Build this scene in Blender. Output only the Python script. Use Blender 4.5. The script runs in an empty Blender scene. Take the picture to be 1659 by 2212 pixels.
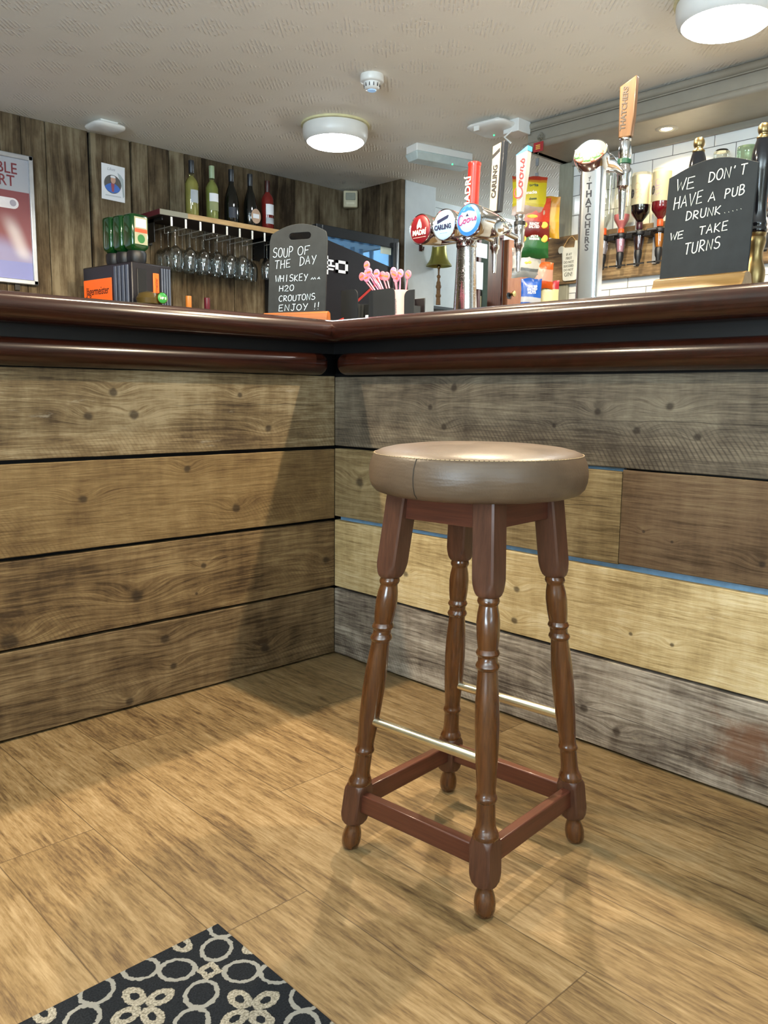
import bpy, bmesh, math, random
from mathutils import Matrix, Vector
random.seed(7)
PI = math.pi
sc = bpy.context.scene
COL = sc.collection

# ---------------------------------------------------------------- camera
def make_camera():
    f, yaw, pitch, roll = 1779.45, math.radians(46.2763), math.radians(-8.1002), math.radians(0.6043)
    fw = Vector((math.cos(yaw)*math.cos(pitch), math.sin(yaw)*math.cos(pitch), math.sin(pitch)))
    r = Vector((math.sin(yaw), -math.cos(yaw), 0)); u = r.cross(fw)
    c, s = math.cos(roll), math.sin(roll)
    r2, u2 = c*r + s*u, -s*r + c*u
    cam = bpy.data.cameras.new('camera'); o = bpy.data.objects.new('camera', cam); COL.objects.link(o)
    o.matrix_world = Matrix(((r2.x, u2.x, -fw.x, -1.7241), (r2.y, u2.y, -fw.y, -2.0363), (r2.z, u2.z, -fw.z, 0.86), (0, 0, 0, 1)))
    cam.sensor_fit = 'VERTICAL'; cam.sensor_height = 32.0; cam.lens = f/2212*32.0
    cam.clip_start = 0.02; cam.clip_end = 60
    sc.camera = o
make_camera()

# ---------------------------------------------------------------- world, daylight, exposure
EXPOSURE = 0.0
WINDOW_POWER = 480.0
SOUTH_POWER = 200.0
SPOT_POWER = 268.0
LAMP_STRENGTH = 40.0
DOWNLIGHT_POWER = 36.0
ALLEY_FILL_POWER = 60.0
w = bpy.data.worlds.new('world'); sc.world = w; w.use_nodes = True
w.node_tree.nodes['Background'].inputs[0].default_value = (0.55, 0.66, 0.85, 1)
w.node_tree.nodes['Background'].inputs[1].default_value = 0.25
sc.view_settings.view_transform = 'Standard'; sc.view_settings.look = 'None'
sc.view_settings.gamma = 1.0; sc.view_settings.exposure = EXPOSURE
sc.view_settings.use_curve_mapping = False
sc.cycles.transparent_max_bounces = 40; sc.cycles.max_bounces = 10; sc.cycles.diffuse_bounces = 5

def area(name, loc, direction, sx, sy, power, color, spread=180):
    L = bpy.data.lights.new(name, 'AREA'); L.shape = 'RECTANGLE'; L.size = sx; L.size_y = sy
    L.energy = power; L.color = color; L.spread = math.radians(spread)
    o = bpy.data.objects.new(name, L); COL.objects.link(o); o.location = loc
    o.rotation_euler = Vector(direction).to_track_quat('-Z', 'Z').to_euler()
    return o
# daylight through the windows of the west and south walls (both behind the camera)
area('daylight_west', (-4.72, -2.3, 1.35), (1, 0, 1.6), 2.6, 1.3, WINDOW_POWER, (0.68, 0.86, 1.0), 150)
area('daylight_south', (-2.3, -5.32, 1.35), (0, 1, 1.6), 1.7, 1.3, SOUTH_POWER, (0.68, 0.86, 1.0), 150)

# ---------------------------------------------------------------- materials
def srgb(h):
    h = h.lstrip('#'); out = []
    for i in (0, 2, 4):
        c = int(h[i:i+2], 16)/255
        out.append(c/12.92 if c <= 0.04045 else ((c+0.055)/1.055)**2.4)
    return (*out, 1.0)

def dim(h, k):
    c = srgb(h); return (c[0]*k, c[1]*k, c[2]*k, 1.0)

class V:
    def __init__(s, g, sock): s.g, s.k = g, sock
    def __add__(s, o): return s.g.m('ADD', s, o)
    __radd__ = __add__
    def __sub__(s, o): return s.g.m('SUBTRACT', s, o)
    def __rsub__(s, o): return s.g.m('SUBTRACT', o, s)
    def __mul__(s, o): return s.g.m('MULTIPLY', s, o)
    __rmul__ = __mul__
    def __truediv__(s, o): return s.g.m('DIVIDE', s, o)

class G:
    """small builder of node graphs"""
    def __init__(s, name):
        s.mat = bpy.data.materials.new(name); s.mat.use_nodes = True
        s.nt = s.mat.node_tree; s.b = s.nt.nodes['Principled BSDF']; s.out = s.nt.nodes['Material Output']
    def new(s, t): return s.nt.nodes.new(t)
    def put(s, sock, v):
        if isinstance(v, V): s.nt.links.new(v.k, sock)
        elif v is not None:
            if isinstance(v, str): v = srgb(v)
            sock.default_value = v
    def m(s, op, a, b=None, c=None):
        n = s.new('ShaderNodeMath'); n.operation = op
        s.put(n.inputs[0], a)
        if b is not None: s.put(n.inputs[1], b)
        if c is not None: s.put(n.inputs[2], c)
        return V(s, n.outputs[0])
    def sin(s, a): return s.m('SINE', a)
    def abs(s, a): return s.m('ABSOLUTE', a)
    def floor(s, a): return s.m('FLOOR', a)
    def fract(s, a): return s.m('FRACT', a)
    def sqrt(s, a): return s.m('SQRT', a)
    def mn(s, a, b): return s.m('MINIMUM', a, b)
    def mx(s, a, b): return s.m('MAXIMUM', a, b)
    def less(s, a, b): return s.m('LESS_THAN', a, b)
    def exp(s, a): return s.m('EXPONENT', a)
    def step(s, a, lo, hi):   # smooth 0..1 as a goes lo..hi (lo may exceed hi)
        n = s.new('ShaderNodeMapRange'); n.interpolation_type = 'SMOOTHSTEP'
        if lo > hi:
            s.put(n.inputs[0], a); n.inputs[1].default_value = hi; n.inputs[2].default_value = lo
            n.inputs[3].default_value = 1; n.inputs[4].default_value = 0
        else:
            s.put(n.inputs[0], a); n.inputs[1].default_value = lo; n.inputs[2].default_value = hi
        return V(s, n.outputs[0])
    def obj(s):
        t = s.new('ShaderNodeTexCoord'); x = s.new('ShaderNodeSeparateXYZ'); s.nt.links.new(t.outputs['Object'], x.inputs[0])
        return [V(s, x.outputs[i]) for i in range(3)]
    def pos(s):
        t = s.new('ShaderNodeNewGeometry'); x = s.new('ShaderNodeSeparateXYZ'); s.nt.links.new(t.outputs['Position'], x.inputs[0])
        return [V(s, x.outputs[i]) for i in range(3)]
    def vec(s, x, y=0.0, z=0.0):
        n = s.new('ShaderNodeCombineXYZ'); s.put(n.inputs[0], x); s.put(n.inputs[1], y); s.put(n.inputs[2], z)
        return V(s, n.outputs[0])
    def noise(s, v, scale=1.0, detail=3.0, rough=0.55, dist=0.0):
        n = s.new('ShaderNodeTexNoise'); s.put(n.inputs['Vector'], v); n.inputs['Scale'].default_value = scale
        n.inputs['Detail'].default_value = detail; n.inputs['Roughness'].default_value = rough; n.inputs['Distortion'].default_value = dist
        return V(s, n.outputs['Fac'])
    def rand(s, v):
        n = s.new('ShaderNodeTexWhiteNoise'); n.noise_dimensions = '3D'; s.put(n.inputs['Vector'], v)
        return V(s, n.outputs['Value'])
    def attr(s, name):
        n = s.new('ShaderNodeAttribute'); n.attribute_name = name; return V(s, n.outputs['Fac'])
    def ramp(s, f, stops):
        n = s.new('ShaderNodeValToRGB'); cr = n.color_ramp
        while len(cr.elements) < len(stops): cr.elements.new(0.5)
        for e, (p, c) in zip(cr.elements, stops): e.position = p; e.color = srgb(c) if isinstance(c, str) else c
        s.put(n.inputs[0], f); return V(s, n.outputs[0])
    def mix(s, f, a, b, mode='MIX'):
        n = s.new('ShaderNodeMix'); n.data_type = 'RGBA'; n.blend_type = mode
        s.put(n.inputs[0], f); s.put(n.inputs[6], a); s.put(n.inputs[7], b)
        return V(s, n.outputs[2])
    def set(s, **k):
        names = {'color': 'Base Color', 'rough': 'Roughness', 'metal': 'Metallic', 'spec': 'Specular IOR Level', 'coat': 'Coat Weight',
                 'coat_rough': 'Coat Roughness', 'trans': 'Transmission Weight', 'ior': 'IOR', 'emit': 'Emission Color', 'power': 'Emission Strength', 'sheen': 'Sheen Weight'}
        for a, v in k.items(): s.put(s.b.inputs[names[a]], v)
        return s
    def bump(s, h, strength=0.3, dist=0.002):
        n = s.new('ShaderNodeBump'); n.inputs['Strength'].default_value = strength; n.inputs['Distance'].default_value = dist
        s.put(n.inputs['Height'], h); s.nt.links.new(n.outputs[0], s.b.inputs['Normal']); return s

def pm(name, color, rough=0.5, metal=0.0, spec=0.5, coat=0.0, emit=None, power=0.0, mottle=0.06, scale=18.0):
    """plain material with a slight procedural mottle"""
    g = G(name); x, y, z = g.obj()
    n = g.noise(g.vec(x, y, z), scale, 3)
    c = srgb(color) if isinstance(color, str) else color
    d = tuple(v*(1-mottle*2) for v in c[:3]) + (1,); l = tuple(min(1, v*(1+mottle)) for v in c[:3]) + (1,)
    g.set(color=g.ramp(n, [(0.3, d), (0.7, l)]), rough=rough, metal=metal, spec=spec, coat=coat)
    if coat: g.set(coat_rough=0.08)
    if emit: g.set(emit=emit, power=power)
    return g.mat

def thin_glass(name, tint='#ffffff', gloss=0.05):
    g = G(name); nt = g.nt
    tr = g.new('ShaderNodeBsdfTransparent'); tr.inputs[0].default_value = srgb(tint)
    gl = g.new('ShaderNodeBsdfGlossy'); gl.inputs['Roughness'].default_value = 0.03; gl.inputs[0].default_value = (1, 1, 1, 1)
    fr = g.new('ShaderNodeFresnel'); fr.inputs[0].default_value = 1.5
    mx = g.new('ShaderNodeMixShader')
    f = g.m('MULTIPLY_ADD', V(g, fr.outputs[0]), 0.5, gloss)
    nt.links.new(f.k, mx.inputs[0]); nt.links.new(tr.outputs[0], mx.inputs[1]); nt.links.new(gl.outputs[0], mx.inputs[2])
    nt.links.new(mx.outputs[0], g.out.inputs[0]); return g.mat

def board_mat(name, seed, dark, mid, light, knots=(), saw=0.0, cracks=(), ring=0.5, stain=None, horizontal=True, contrast=1.0, pale=0.0, k=1.0):
    """weathered scaffold board; local x runs along the board, z across it"""
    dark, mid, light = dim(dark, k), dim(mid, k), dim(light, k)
    g = G(name); x, y, z = g.obj()
    warp = g.noise(g.vec(x*0.9 + seed, z*4.0, seed), 1.3, 2)
    zz = z + (warp - 0.5)*0.035
    lift = None
    kmask = None
    for (kx, kz, kr) in knots:
        dx, dz = (x - kx), (z - kz)
        e = g.exp(0.0 - ((dx*dx)/(kr*kr*30) + (dz*dz)/(kr*kr*5.0)))*(kr*2.2)
        lift = e if lift is None else lift + e
        wob = g.noise(g.vec(x*40, z*40, seed + kx), 1.0, 2) - 0.5
        d = g.sqrt((dx*dx)/(kr*kr*1.25) + (dz*dz)/(kr*kr)) + wob*0.9
        ks = g.step(d, 1.25, 0.45)
        kmask = ks if kmask is None else g.mx(kmask, ks)
    fld = zz + lift if lift is not None else zz
    wig = g.noise(g.vec(x*3.0 + seed, z*14), 1.0, 3)
    blotw = g.noise(g.vec(x*0.8 + seed*2, z*3.0), 1.0, 2)
    r1 = g.sin((fld*62.0 + wig*3.2 + blotw*4.0)*6.2832)*0.5 + 0.5
    r1 = g.m('POWER', r1, 2.2)
    fine = g.noise(g.vec(x*9.0 + seed, fld*300.0, seed), 1.0, 4, 0.7)
    fine2 = g.noise(g.vec(x*26.0 + seed, fld*520.0, seed), 1.0, 2, 0.6)
    medn = g.noise(g.vec(x*2.6 + seed*2, fld*52.0, seed), 1.0, 4, 0.65)
    smudge = g.noise(g.vec(x*24.0 + seed, z*7.0, seed), 1.0, 4, 0.65)
    blot = g.noise(g.vec(x*3.4 + seed*3, z*9.0, seed), 1.0, 5, 0.62)
    fac = (blot - 0.5)*1.35*contrast + (medn - 0.5)*0.75*contrast + (fine - 0.5)*1.15 + (fine2 - 0.5)*0.5 + (smudge - 0.5)*0.7 - (r1 - 0.35)*0.17*ring + 0.5
    col = g.ramp(fac, [(0.1, dark), (0.48, mid), (0.92, light)])
    if pale:
        pmask = g.step(g.noise(g.vec(x*7.0 + seed*5, z*30, seed), 1.0, 5, 0.7), 0.62, 0.74)*pale
        col = g.mix(pmask, col, dim('#cdbfa6', k))
    if saw:
        arc = x + z*0.55 + z*z*1.5 + (g.noise(g.vec(x*6, z*6, seed), 1.0, 2) - 0.5)*0.012
        s = g.sin(arc*(6.2832/0.0125))*0.5 + 0.5
        sm = g.step(g.noise(g.vec(x*2.2 + seed, z*7.0, 3.3), 1.0, 3), 0.40, 0.62)*g.step(z, 0.15, 0.02)
        col = g.mix(g.m('POWER', s, 3.0)*sm*saw, col, dark)
    if stain:
        sx, sz, sr, scol = stain
        dx, dz = x - sx, z - sz
        sd = g.sqrt(dx*dx*0.6 + dz*dz) + (g.noise(g.vec(x*14, z*14, seed), 1.0, 4, 0.65) - 0.5)*0.22
        col = g.mix(g.step(sd, sr, sr*0.15)*0.7, col, dim(scol, k))
    for (cz, cw, c0, c1) in cracks:
        line = cz + (g.noise(g.vec(x*3.1 + seed, cz*50, seed), 1.0, 3) - 0.5)*0.035
        cm = g.step(g.abs(zz - line), cw, cw*0.4)*g.step(x, c0, c0 + 0.06)*g.step(x, c1, c1 - 0.06)
        col = g.mix(cm*0.85, col, dim('#1d140c', k))
    pores = g.step(g.noise(g.vec(x*30 + seed, z*700, seed), 1.0, 1), 0.70, 0.78)*0.45
    col = g.mix(pores, col, dark)
    if kmask is not None: col = g.mix(kmask*0.74, col, dim('#2c1f14', k))
    g.set(color=col, rough=0.72, spec=0.25)
    g.bump(fine + fine2*0.5 - r1*0.35 + blot*0.4, 0.35, 0.0022)
    return g.mat

def turned_wood(name, dark, light, rough=0.3, coat=0.5, grain=90.0, axis=2):
    g = G(name); p = g.obj()
    a = p[axis]; b = p[(axis+1) % 3]; c = p[(axis+2) % 3]
    n = g.noise(g.vec(b*grain, c*grain, a*6.0), 1.0, 4, 0.6)
    n2 = g.noise(g.vec(b*grain*4, c*grain*4, a*14.0), 1.0, 2)
    g.set(color=g.ramp(n*0.7 + n2*0.3, [(0.3, dark), (0.68, light)]), rough=rough, coat=coat, coat_rough=0.12, spec=0.4)
    g.bump(n2, 0.08, 0.001)
    return g.mat

# ---------------------------------------------------------------- mesh building
class MB:
    def __init__(s): s.bm = bmesh.new(); s.mats = []
    def mi(s, m):
        if m is None: return 0
        if m not in s.mats: s.mats.append(m)
        return s.mats.index(m)
    def raw(s, verts, faces, M=None, m=None):
        k = s.mi(m); vs = [s.bm.verts.new(M @ Vector(v) if M else Vector(v)) for v in verts]
        for f in faces:
            try: fc = s.bm.faces.new([vs[i] for i in f]); fc.material_index = k
            except ValueError: pass
        return s
    def box(s, x0, x1, y0, y1, z0, z1, M=None, m=None):
        v = [(x0, y0, z0), (x1, y0, z0), (x1, y1, z0), (x0, y1, z0), (x0, y0, z1), (x1, y0, z1), (x1, y1, z1), (x0, y1, z1)]
        return s.raw(v, [(3, 2, 1, 0), (4, 5, 6, 7), (0, 1, 5, 4), (1, 2, 6, 5), (2, 3, 7, 6), (3, 0, 4, 7)], M, m)
    def loft(s, rings, M=None, m=None, caps=True, closed=False):
        n = len(rings[0]); v = [p for r in rings for p in r]; f = []
        for i in range(len(rings) - (0 if closed else 1)):
            a, b = i*n, ((i+1) % len(rings))*n
            for j in range(n): k = (j+1) % n; f.append((a+j, a+k, b+k, b+j))
        if caps and not closed:
            f.append(tuple(range(n-1, -1, -1))); f.append(tuple(range((len(rings)-1)*n, len(rings)*n)))
        return s.raw(v, f, M, m)
    def lathe(s, prof, seg=24, M=None, m=None, caps=True):
        rings = [[(max(r, 1e-5)*math.cos(2*PI*j/seg), max(r, 1e-5)*math.sin(2*PI*j/seg), z) for j in range(seg)] for r, z in prof]
        return s.loft(rings, M, m, caps)
    def tube(s, pts, r, seg=8, M=None, m=None, closed=False):
        pts = [Vector(p) for p in pts]; rings = []; n = len(pts); prev = None
        for i, p in enumerate(pts):
            if closed: t = pts[(i+1) % n] - pts[i-1]
            else: t = pts[min(i+1, n-1)] - pts[max(i-1, 0)]
            t.normalize()
            if prev is None:
                a = Vector((0, 0, 1)) if abs(t.z) < 0.9 else Vector((1, 0, 0)); u = t.cross(a).normalized()
            else: u = (prev - t*prev.dot(t)).normalized()
            prev = u; w_ = t.cross(u); rr = r[i] if isinstance(r, (list, tuple)) else r
            rings.append([tuple(p + u*rr*math.cos(2*PI*j/seg) + w_*rr*math.sin(2*PI*j/seg)) for j in range(seg)])
        return s.loft(rings, M, m, True, closed)
    def prism(s, poly, z0, z1, M=None, m=None):
        return s.loft([[(x, y, z0) for x, y in poly], [(x, y, z1) for x, y in poly]], M, m)
    def sphere(s, c, r, seg=16, M=None, m=None, sz=1.0):
        T = Matrix.Translation(c); T = M @ T if M else T
        return s.lathe([(r*math.sin(PI*i/10), -r*sz*math.cos(PI*i/10)) for i in range(11)], seg, T, m)
    def torus(s, c, R, r, seg=32, M=None, m=None, rs=8):
        return s.tube([(c[0]+R*math.cos(2*PI*i/seg), c[1]+R*math.sin(2*PI*i/seg), c[2]) for i in range(seg)], r, rs, M, m, True)
    def mesh(s, name, mat=None, sharp=38):
        bmesh.ops.recalc_face_normals(s.bm, faces=s.bm.faces)
        me = bpy.data.meshes.new(name); s.bm.to_mesh(me); s.bm.free()
        for m in (s.mats or [mat]): me.materials.append(m)
        for p in me.polygons: p.use_smooth = True
        me.set_sharp_from_angle(angle=math.radians(sharp))
        return me

def obj(name, mb, mat=None, parent=None, loc=(0, 0, 0), rz=0.0, bevel=0.0, sharp=38, M=None):
    me = mb.mesh(name, mat, sharp) if isinstance(mb, MB) else mb
    o = bpy.data.objects.new(name, me); COL.objects.link(o)
    if parent: o.parent = parent
    if M is not None: o.matrix_local = M
    else: o.location = loc; o.rotation_euler = (0, 0, rz)
    if bevel:
        b = o.modifiers.new('edge', 'BEVEL'); b.width = bevel; b.segments = 2; b.limit_method = 'ANGLE'; b.angle_limit = math.radians(50)
        b.harden_normals = False
    return o
def tag(o, label=None, cat=None, group=None, kind=None):
    if label: o['label'] = label
    if cat: o['category'] = cat
    if group: o['group'] = group
    if kind: o['kind'] = kind
    return o
def thing(name, label, cat, loc=(0, 0, 0), rz=0.0, group=None, M=None):
    o = bpy.data.objects.new(name, None); COL.objects.link(o); o.empty_display_size = 0.05
    if M is not None: o.matrix_world = M
    else: o.location = loc; o.rotation_euler = (0, 0, rz)
    return tag(o, label, cat, group)
def struct(name, mb, mat=None, label=None, bevel=0.0, **k):
    o = obj(name, mb, mat, bevel=bevel, **k); return tag(o, label, None, None, 'structure')
def dup(root, label=None, loc=None, rz=None):
    r = root.copy(); COL.objects.link(r)
    if loc is not None: r.location = loc
    if rz is not None: r.rotation_euler = (0, 0, rz)
    if label: r['label'] = label
    for ch in list(root.children):
        c = ch.copy(); COL.objects.link(c); c.parent = r
        for gch in list(ch.children):
            d = gch.copy(); COL.objects.link(d); d.parent = c
    return r

def frame(o, xd, yd):
    x = Vector(xd).normalized(); z = x.cross(Vector(yd)).normalized(); y = z.cross(x)
    return Matrix(((x.x, y.x, z.x, o[0]), (x.y, y.y, z.y, o[1]), (x.z, y.z, z.z, o[2]), (0, 0, 0, 1)))
FACE_S = lambda o: frame(o, (1, 0, 0), (0, 0, 1))      # a page that faces -y
FACE_W = lambda o: frame(o, (0, -1, 0), (0, 0, 1))     # a page that faces -x

def letters(name, body, size, M, mat, parent=None, sx=1.0, align='CENTER', bold=0.0, spacing=1.0, shear=0.0, depth=0.0004):
    cu = bpy.data.curves.new(name, 'FONT'); cu.body = body; cu.size = size; cu.align_x = align; cu.align_y = 'CENTER'
    cu.extrude = depth; cu.offset = bold; cu.space_character = spacing; cu.shear = shear; cu.resolution_u = 3
    t = bpy.data.objects.new(name, cu); COL.objects.link(t)
    dg = bpy.context.evaluated_depsgraph_get(); me = bpy.data.meshes.new_from_object(t.evaluated_get(dg))
    bpy.data.objects.remove(t); bpy.data.curves.remove(cu)
    me.transform(Matrix.Diagonal((sx, 1, 1, 1))); me.materials.clear(); me.materials.append(mat); me.name = name
    o = bpy.data.objects.new(name, me); COL.objects.link(o)
    if parent: o.parent = parent
    o.matrix_local = M
    return o

# pen strokes for hand lettering: unit boxes, 0.62 wide and 1 high
def arc(cx, cy, rx, ry, a0, a1, n=9):
    return [(cx+rx*math.cos(math.radians(a0+(a1-a0)*i/n)), cy+ry*math.sin(math.radians(a0+(a1-a0)*i/n))) for i in range(n+1)]
PEN = {
 'A': [[(0, 0), (.3, 1), (.6, 0)], [(.1, .35), (.5, .38)]],
 'B': [[(.05, 0), (.05, 1)], [(.05, 1)]+arc(.2, .76, .3, .24, 90, -90)+[(.05, .52)], [(.05, .52)]+arc(.25, .26, .33, .26, 90, -90)+[(.05, 0)]],
 'C': [arc(.36, .5, .34, .5, 50, 310)], 'D': [[(.06, 0), (.06, 1)], [(0, 1)]+arc(.1, .5, .5, .5, 90, -90)+[(0, 0)]],
 'E': [[(.55, 1), (.06, .97), (.05, 0), (.6, .02)], [(.05, .5), (.48, .53)]], 'F': [[(.6, 1), (.06, .97), (.05, 0)], [(.05, .5), (.45, .52)]],
 'H': [[(.05, 0), (.05, 1)], [(.58, 0), (.56, 1)], [(.05, .5), (.57, .52)]], 'I': [[(.3, 0), (.3, 1)]],
 'J': [[(.2, 1), (.62, 1)], [(.42, 1), (.42, .25)]+arc(.25, .22, .17, .22, 0, -170)], 'K': [[(.05, 0), (.05, 1)], [(.55, 1), (.06, .45), (.6, 0)]],
 'M': [[(0, 0), (.1, 1), (.32, .3), (.55, 1), (.65, 0)]], 'N': [[(.04, 0), (.05, 1), (.56, 0), (.58, 1)]],
 'O': [arc(.31, .5, .31, .5, 90, 450, 16)], 'P': [[(.05, 0), (.06, 1)], [(.0, 1)]+arc(.2, .74, .34, .26, 90, -90)+[(.05, .48)]],
 'R': [[(.05, 0), (.06, 1)], [(.0, 1)]+arc(.2, .75, .32, .25, 90, -90)+[(.05, .5), (.6, 0)]],
 'S': [arc(.33, .75, .27, .25, 40, 250)+arc(.3, .26, .3, .26, 90, -150)], 'T': [[(0, 1), (.64, 1)], [(.32, 1), (.3, 0)]],
 'U': [[(.04, 1), (.05, .3)]+arc(.31, .28, .26, .28, 180, 360)+[(.58, 1)]], 'V': [[(0, 1), (.3, 0), (.6, 1)]],
 'W': [[(0, 1), (.16, 0), (.34, .7), (.5, 0), (.7, 1)]], 'Y': [[(.02, 1), (.3, .48)], [(.62, 1), (.22, -.08)]],
 '2': [arc(.28, .74, .26, .26, 170, -30)+[(.02, 0), (.6, .02)]], '0': [arc(.31, .5, .29, .5, 90, 450, 16)],
 '!': [[(.3, 1), (.28, .3)], [(.27, .05), (.29, .0)]], '.': [[(.2, .02), (.26, .06)]], "'": [[(.2, 1.05), (.14, .8)]], '~': [[(0, 0), (.15, .8), (.25, 0), (.4, .8), (.5, 0)], [(.7, .1), (.9, .9), (1.0, .1), (.75, .4)]],
 'o': [arc(.3, .32, .26, .32, 100, 460, 14)+[(.45, .62), (.7, .55)]], 'r': [[(0, .1), (.12, .62), (.42, .58), (.36, .1), (.5, .0), (.66, .2)]],
 's': [[(0, .05), (.3, .72), (.28, .5)]+arc(.26, .26, .2, .26, 60, -150)+[(.06, .12)]], 'c': [arc(.42, .52, .44, .56, 40, 330)],
}
def pen_words(name, lines, mat, parent, M, r=0.0014, depth=0.0006, jit=0.03):
    """lines: (text, x0, y0, x1, y1, height) in metres on the page; each stroke is a thin chalk or paint line"""
    mb = MB(); rnd = random.Random(len(name)*31 + len(lines))
    for (t, x0, y0, x1, y1, h) in lines:
        n = len(t); L = math.hypot(x1-x0, y1-y0); ux, uy = (x1-x0)/L, (y1-y0)/L; adv = L/n; wd = adv*0.80/0.64
        for i, ch in enumerate(t):
            if ch == ' ': continue
            ox, oy = x0+ux*adv*i, y0+uy*adv*i; j = rnd.uniform(-jit, jit)*h
            hh = h*rnd.uniform(0.94, 1.06)
            for st in PEN[ch]:
                pts = [(ox + px*wd*ux - 0.0*py + py*hh*0.06, oy + px*wd*uy + py*hh + j, 0.0) for px, py in st]
                if len(pts) > 1: mb.tube(pts, r, 6, Matrix.Diagonal((1, 1, depth/r, 1)))
    return obj(name, mb, mat, parent, M=M)
# ================================================================= THE SETTING
H = 2.228
M_wallpaint = pm('cream_paint', '#c9c2b0', 0.8, mottle=0.02)
M_white = pm('white_emulsion', '#c3c8c8', 0.75, mottle=0.02)
M_taupe = pm('taupe_gloss_paint', '#878174', 0.42, mottle=0.03)
M_black = pm('black_satin', '#0c0d0f', 0.4)
M_blackmat = pm('black_plastic', '#141518', 0.45)
M_chrome = pm('chrome', '#d9dadc', 0.07, metal=1.0, mottle=0.0)
M_steel = pm('brushed_steel', '#b9bbbd', 0.28, metal=1.0, mottle=0.03)
M_brass = pm('brass', '#c2a468', 0.28, metal=1.0, mottle=0.05)
M_whiteplastic = pm('white_plastic', '#dcdcd8', 0.35, mottle=0.01)
M_paper = pm('white_paper', '#e2e4e8', 0.7, mottle=0.01)
M_ink = pm('dark_ink', '#1a1a1d', 0.6, mottle=0.0)

# floor: vinyl oak planks along y
g = G('oak_vinyl_planks'); x, y, z = g.pos()
k = g.floor((x + 0.895)/0.183)
u = x + 0.895 - k*0.183
yy = (y + 1.433 + k*0.448)/1.22
j = g.floor(yy); v = g.fract(yy)
rnd = g.rand(g.vec(k, j, 1.0)); rnd2 = g.rand(g.vec(k, j, 5.0))
wv = g.noise(g.vec(u*3.0, y*0.9, rnd*40), 1.6, 3)
uu = u + (wv - 0.5)*0.025
fine = g.noise(g.vec(uu*210, y*12.0, rnd*20), 1.0, 5, 0.7)
med = g.noise(g.vec(uu*46, y*4.0, rnd*30), 1.0, 5, 0.68)
big = g.noise(g.vec(u*6, y*3.0, rnd*10), 1.0, 4, 0.6)
cath = g.m('POWER', g.sin((uu*16 + big*3.0 + rnd2)*6.2832)*0.5 + 0.5, 3.0)
vor = g.new('ShaderNodeTexVoronoi'); g.put(vor.inputs['Vector'], g.vec(u*3.4 + rnd*7, y*1.7, rnd2*9)); vor.inputs['Scale'].default_value = 1.0
kn = g.step(V(g, vor.outputs['Distance']) + (fine - 0.5)*0.05, 0.13, 0.03)
pock = g.noise(g.vec(uu*130, y*22, rnd*8), 1.0, 3, 0.7)
f = (fine - 0.5)*1.05 + (med - 0.5)*0.95 + (big - 0.5)*0.85 - cath*0.14*big + (rnd - 0.5)*0.10 + (pock - 0.5)*0.75 + 0.52
col = g.ramp(f, [(0.12, dim('#5d452d', .60)), (0.5, dim('#9d8056', .60)), (0.88, dim('#c2a67c', .60))])
col = g.mix(kn*0.55, col, '#5d4228')
seam = g.mx(g.step(g.mn(u, 0.183 - u), 0.0016, 0.0004), g.step(g.mn(v, 1.0 - v)*1.22, 0.0016, 0.0004))
col = g.mix(seam*0.7, col, '#3a2917')
g.set(color=col, rough=g.m('MULTIPLY_ADD', fine, 0.18, 0.40), spec=0.35)
g.bump(fine*0.6 - seam*2.0, 0.2, 0.0012)
struct('floor', MB().box(-4.6, 4.6, -5.2, 3.6, -0.1, 0.0), g.mat, 'oak-look vinyl plank floor')

# ceiling: embossed lining paper
g = G('embossed_ceiling_paper'); x, y, z = g.pos()
s_ = (x - y)*0.7071; t_ = (x + y)*0.7071
wig = g.noise(g.vec(s_*3, t_*9, 0.0), 1.0, 2)
rib = g.sin((s_ + wig*0.006)*(6.2832/0.0165))*0.5 + 0.5
a_ = g.abs(g.fract(s_/0.26 + g.floor(t_/0.19)*0.5) - 0.5); b_ = g.abs(g.fract(t_/0.19) - 0.5)
loz = g.step(a_ + b_*0.85, 0.50, 0.30)
brk = g.step(g.noise(g.vec(s_*40, t_*30, 1.0), 1.0, 2), 0.35, 0.6)
spk = g.noise(g.vec(x*60, y*60, 0.0), 1.0, 3)
hgt = g.m('POWER', rib, 2.0)*loz*brk + spk*0.25
n = g.noise(g.vec(x*1.5, y*1.5), 1.0, 3)
g.set(color=g.ramp(n, [(0.3, '#e4e2da'), (0.7, '#ebe9e1')]), rough=0.7, spec=0.3)
g.bump(hgt, 0.75, 0.003)
struct('ceiling', MB().box(-4.6, 4.6, -5.2, 3.6, H, H+0.1), g.mat, 'low ceiling in embossed off-white paper')

# wall of old vertical planks
g = G('old_wall_planks'); x, y, z = g.obj(); sd = g.attr('plank'); across = g.attr('across')
warp = g.noise(g.vec(across*4, z*0.9, sd*30), 1.3, 2)
aa = across + (warp - 0.5)*0.07
fine = g.noise(g.vec(aa*240, z*5, sd*20), 1.0, 4, 0.65)
med = g.noise(g.vec(aa*32, z*1.6, sd*50), 1.0, 4, 0.6)
blot = g.noise(g.vec(across*8, z*3.2, sd*70), 1.0, 5, 0.65)
f = (blot - 0.5)*1.7 + (med - 0.5)*1.1 + (fine - 0.5)*0.8 + (sd - 0.5)*0.4 + 0.46
col = g.ramp(f, [(0.08, dim('#3a2e20', .6)), (0.5, dim('#74634a', .6)), (0.95, dim('#a59679', .6))])
vor = g.new('ShaderNodeTexVoronoi'); g.put(vor.inputs['Vector'], g.vec(across*4 + sd*9, z*1.6, sd*33)); vor.inputs['Scale'].default_value = 1.0
col = g.mix(g.step(V(g, vor.outputs['Distance']) + (fine - 0.5)*0.06, 0.16, 0.04)*0.7, col, '#2a1e13')
g.set(color=col, rough=0.8, spec=0.2); g.bump(fine + blot*0.5, 0.3, 0.002)
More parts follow.
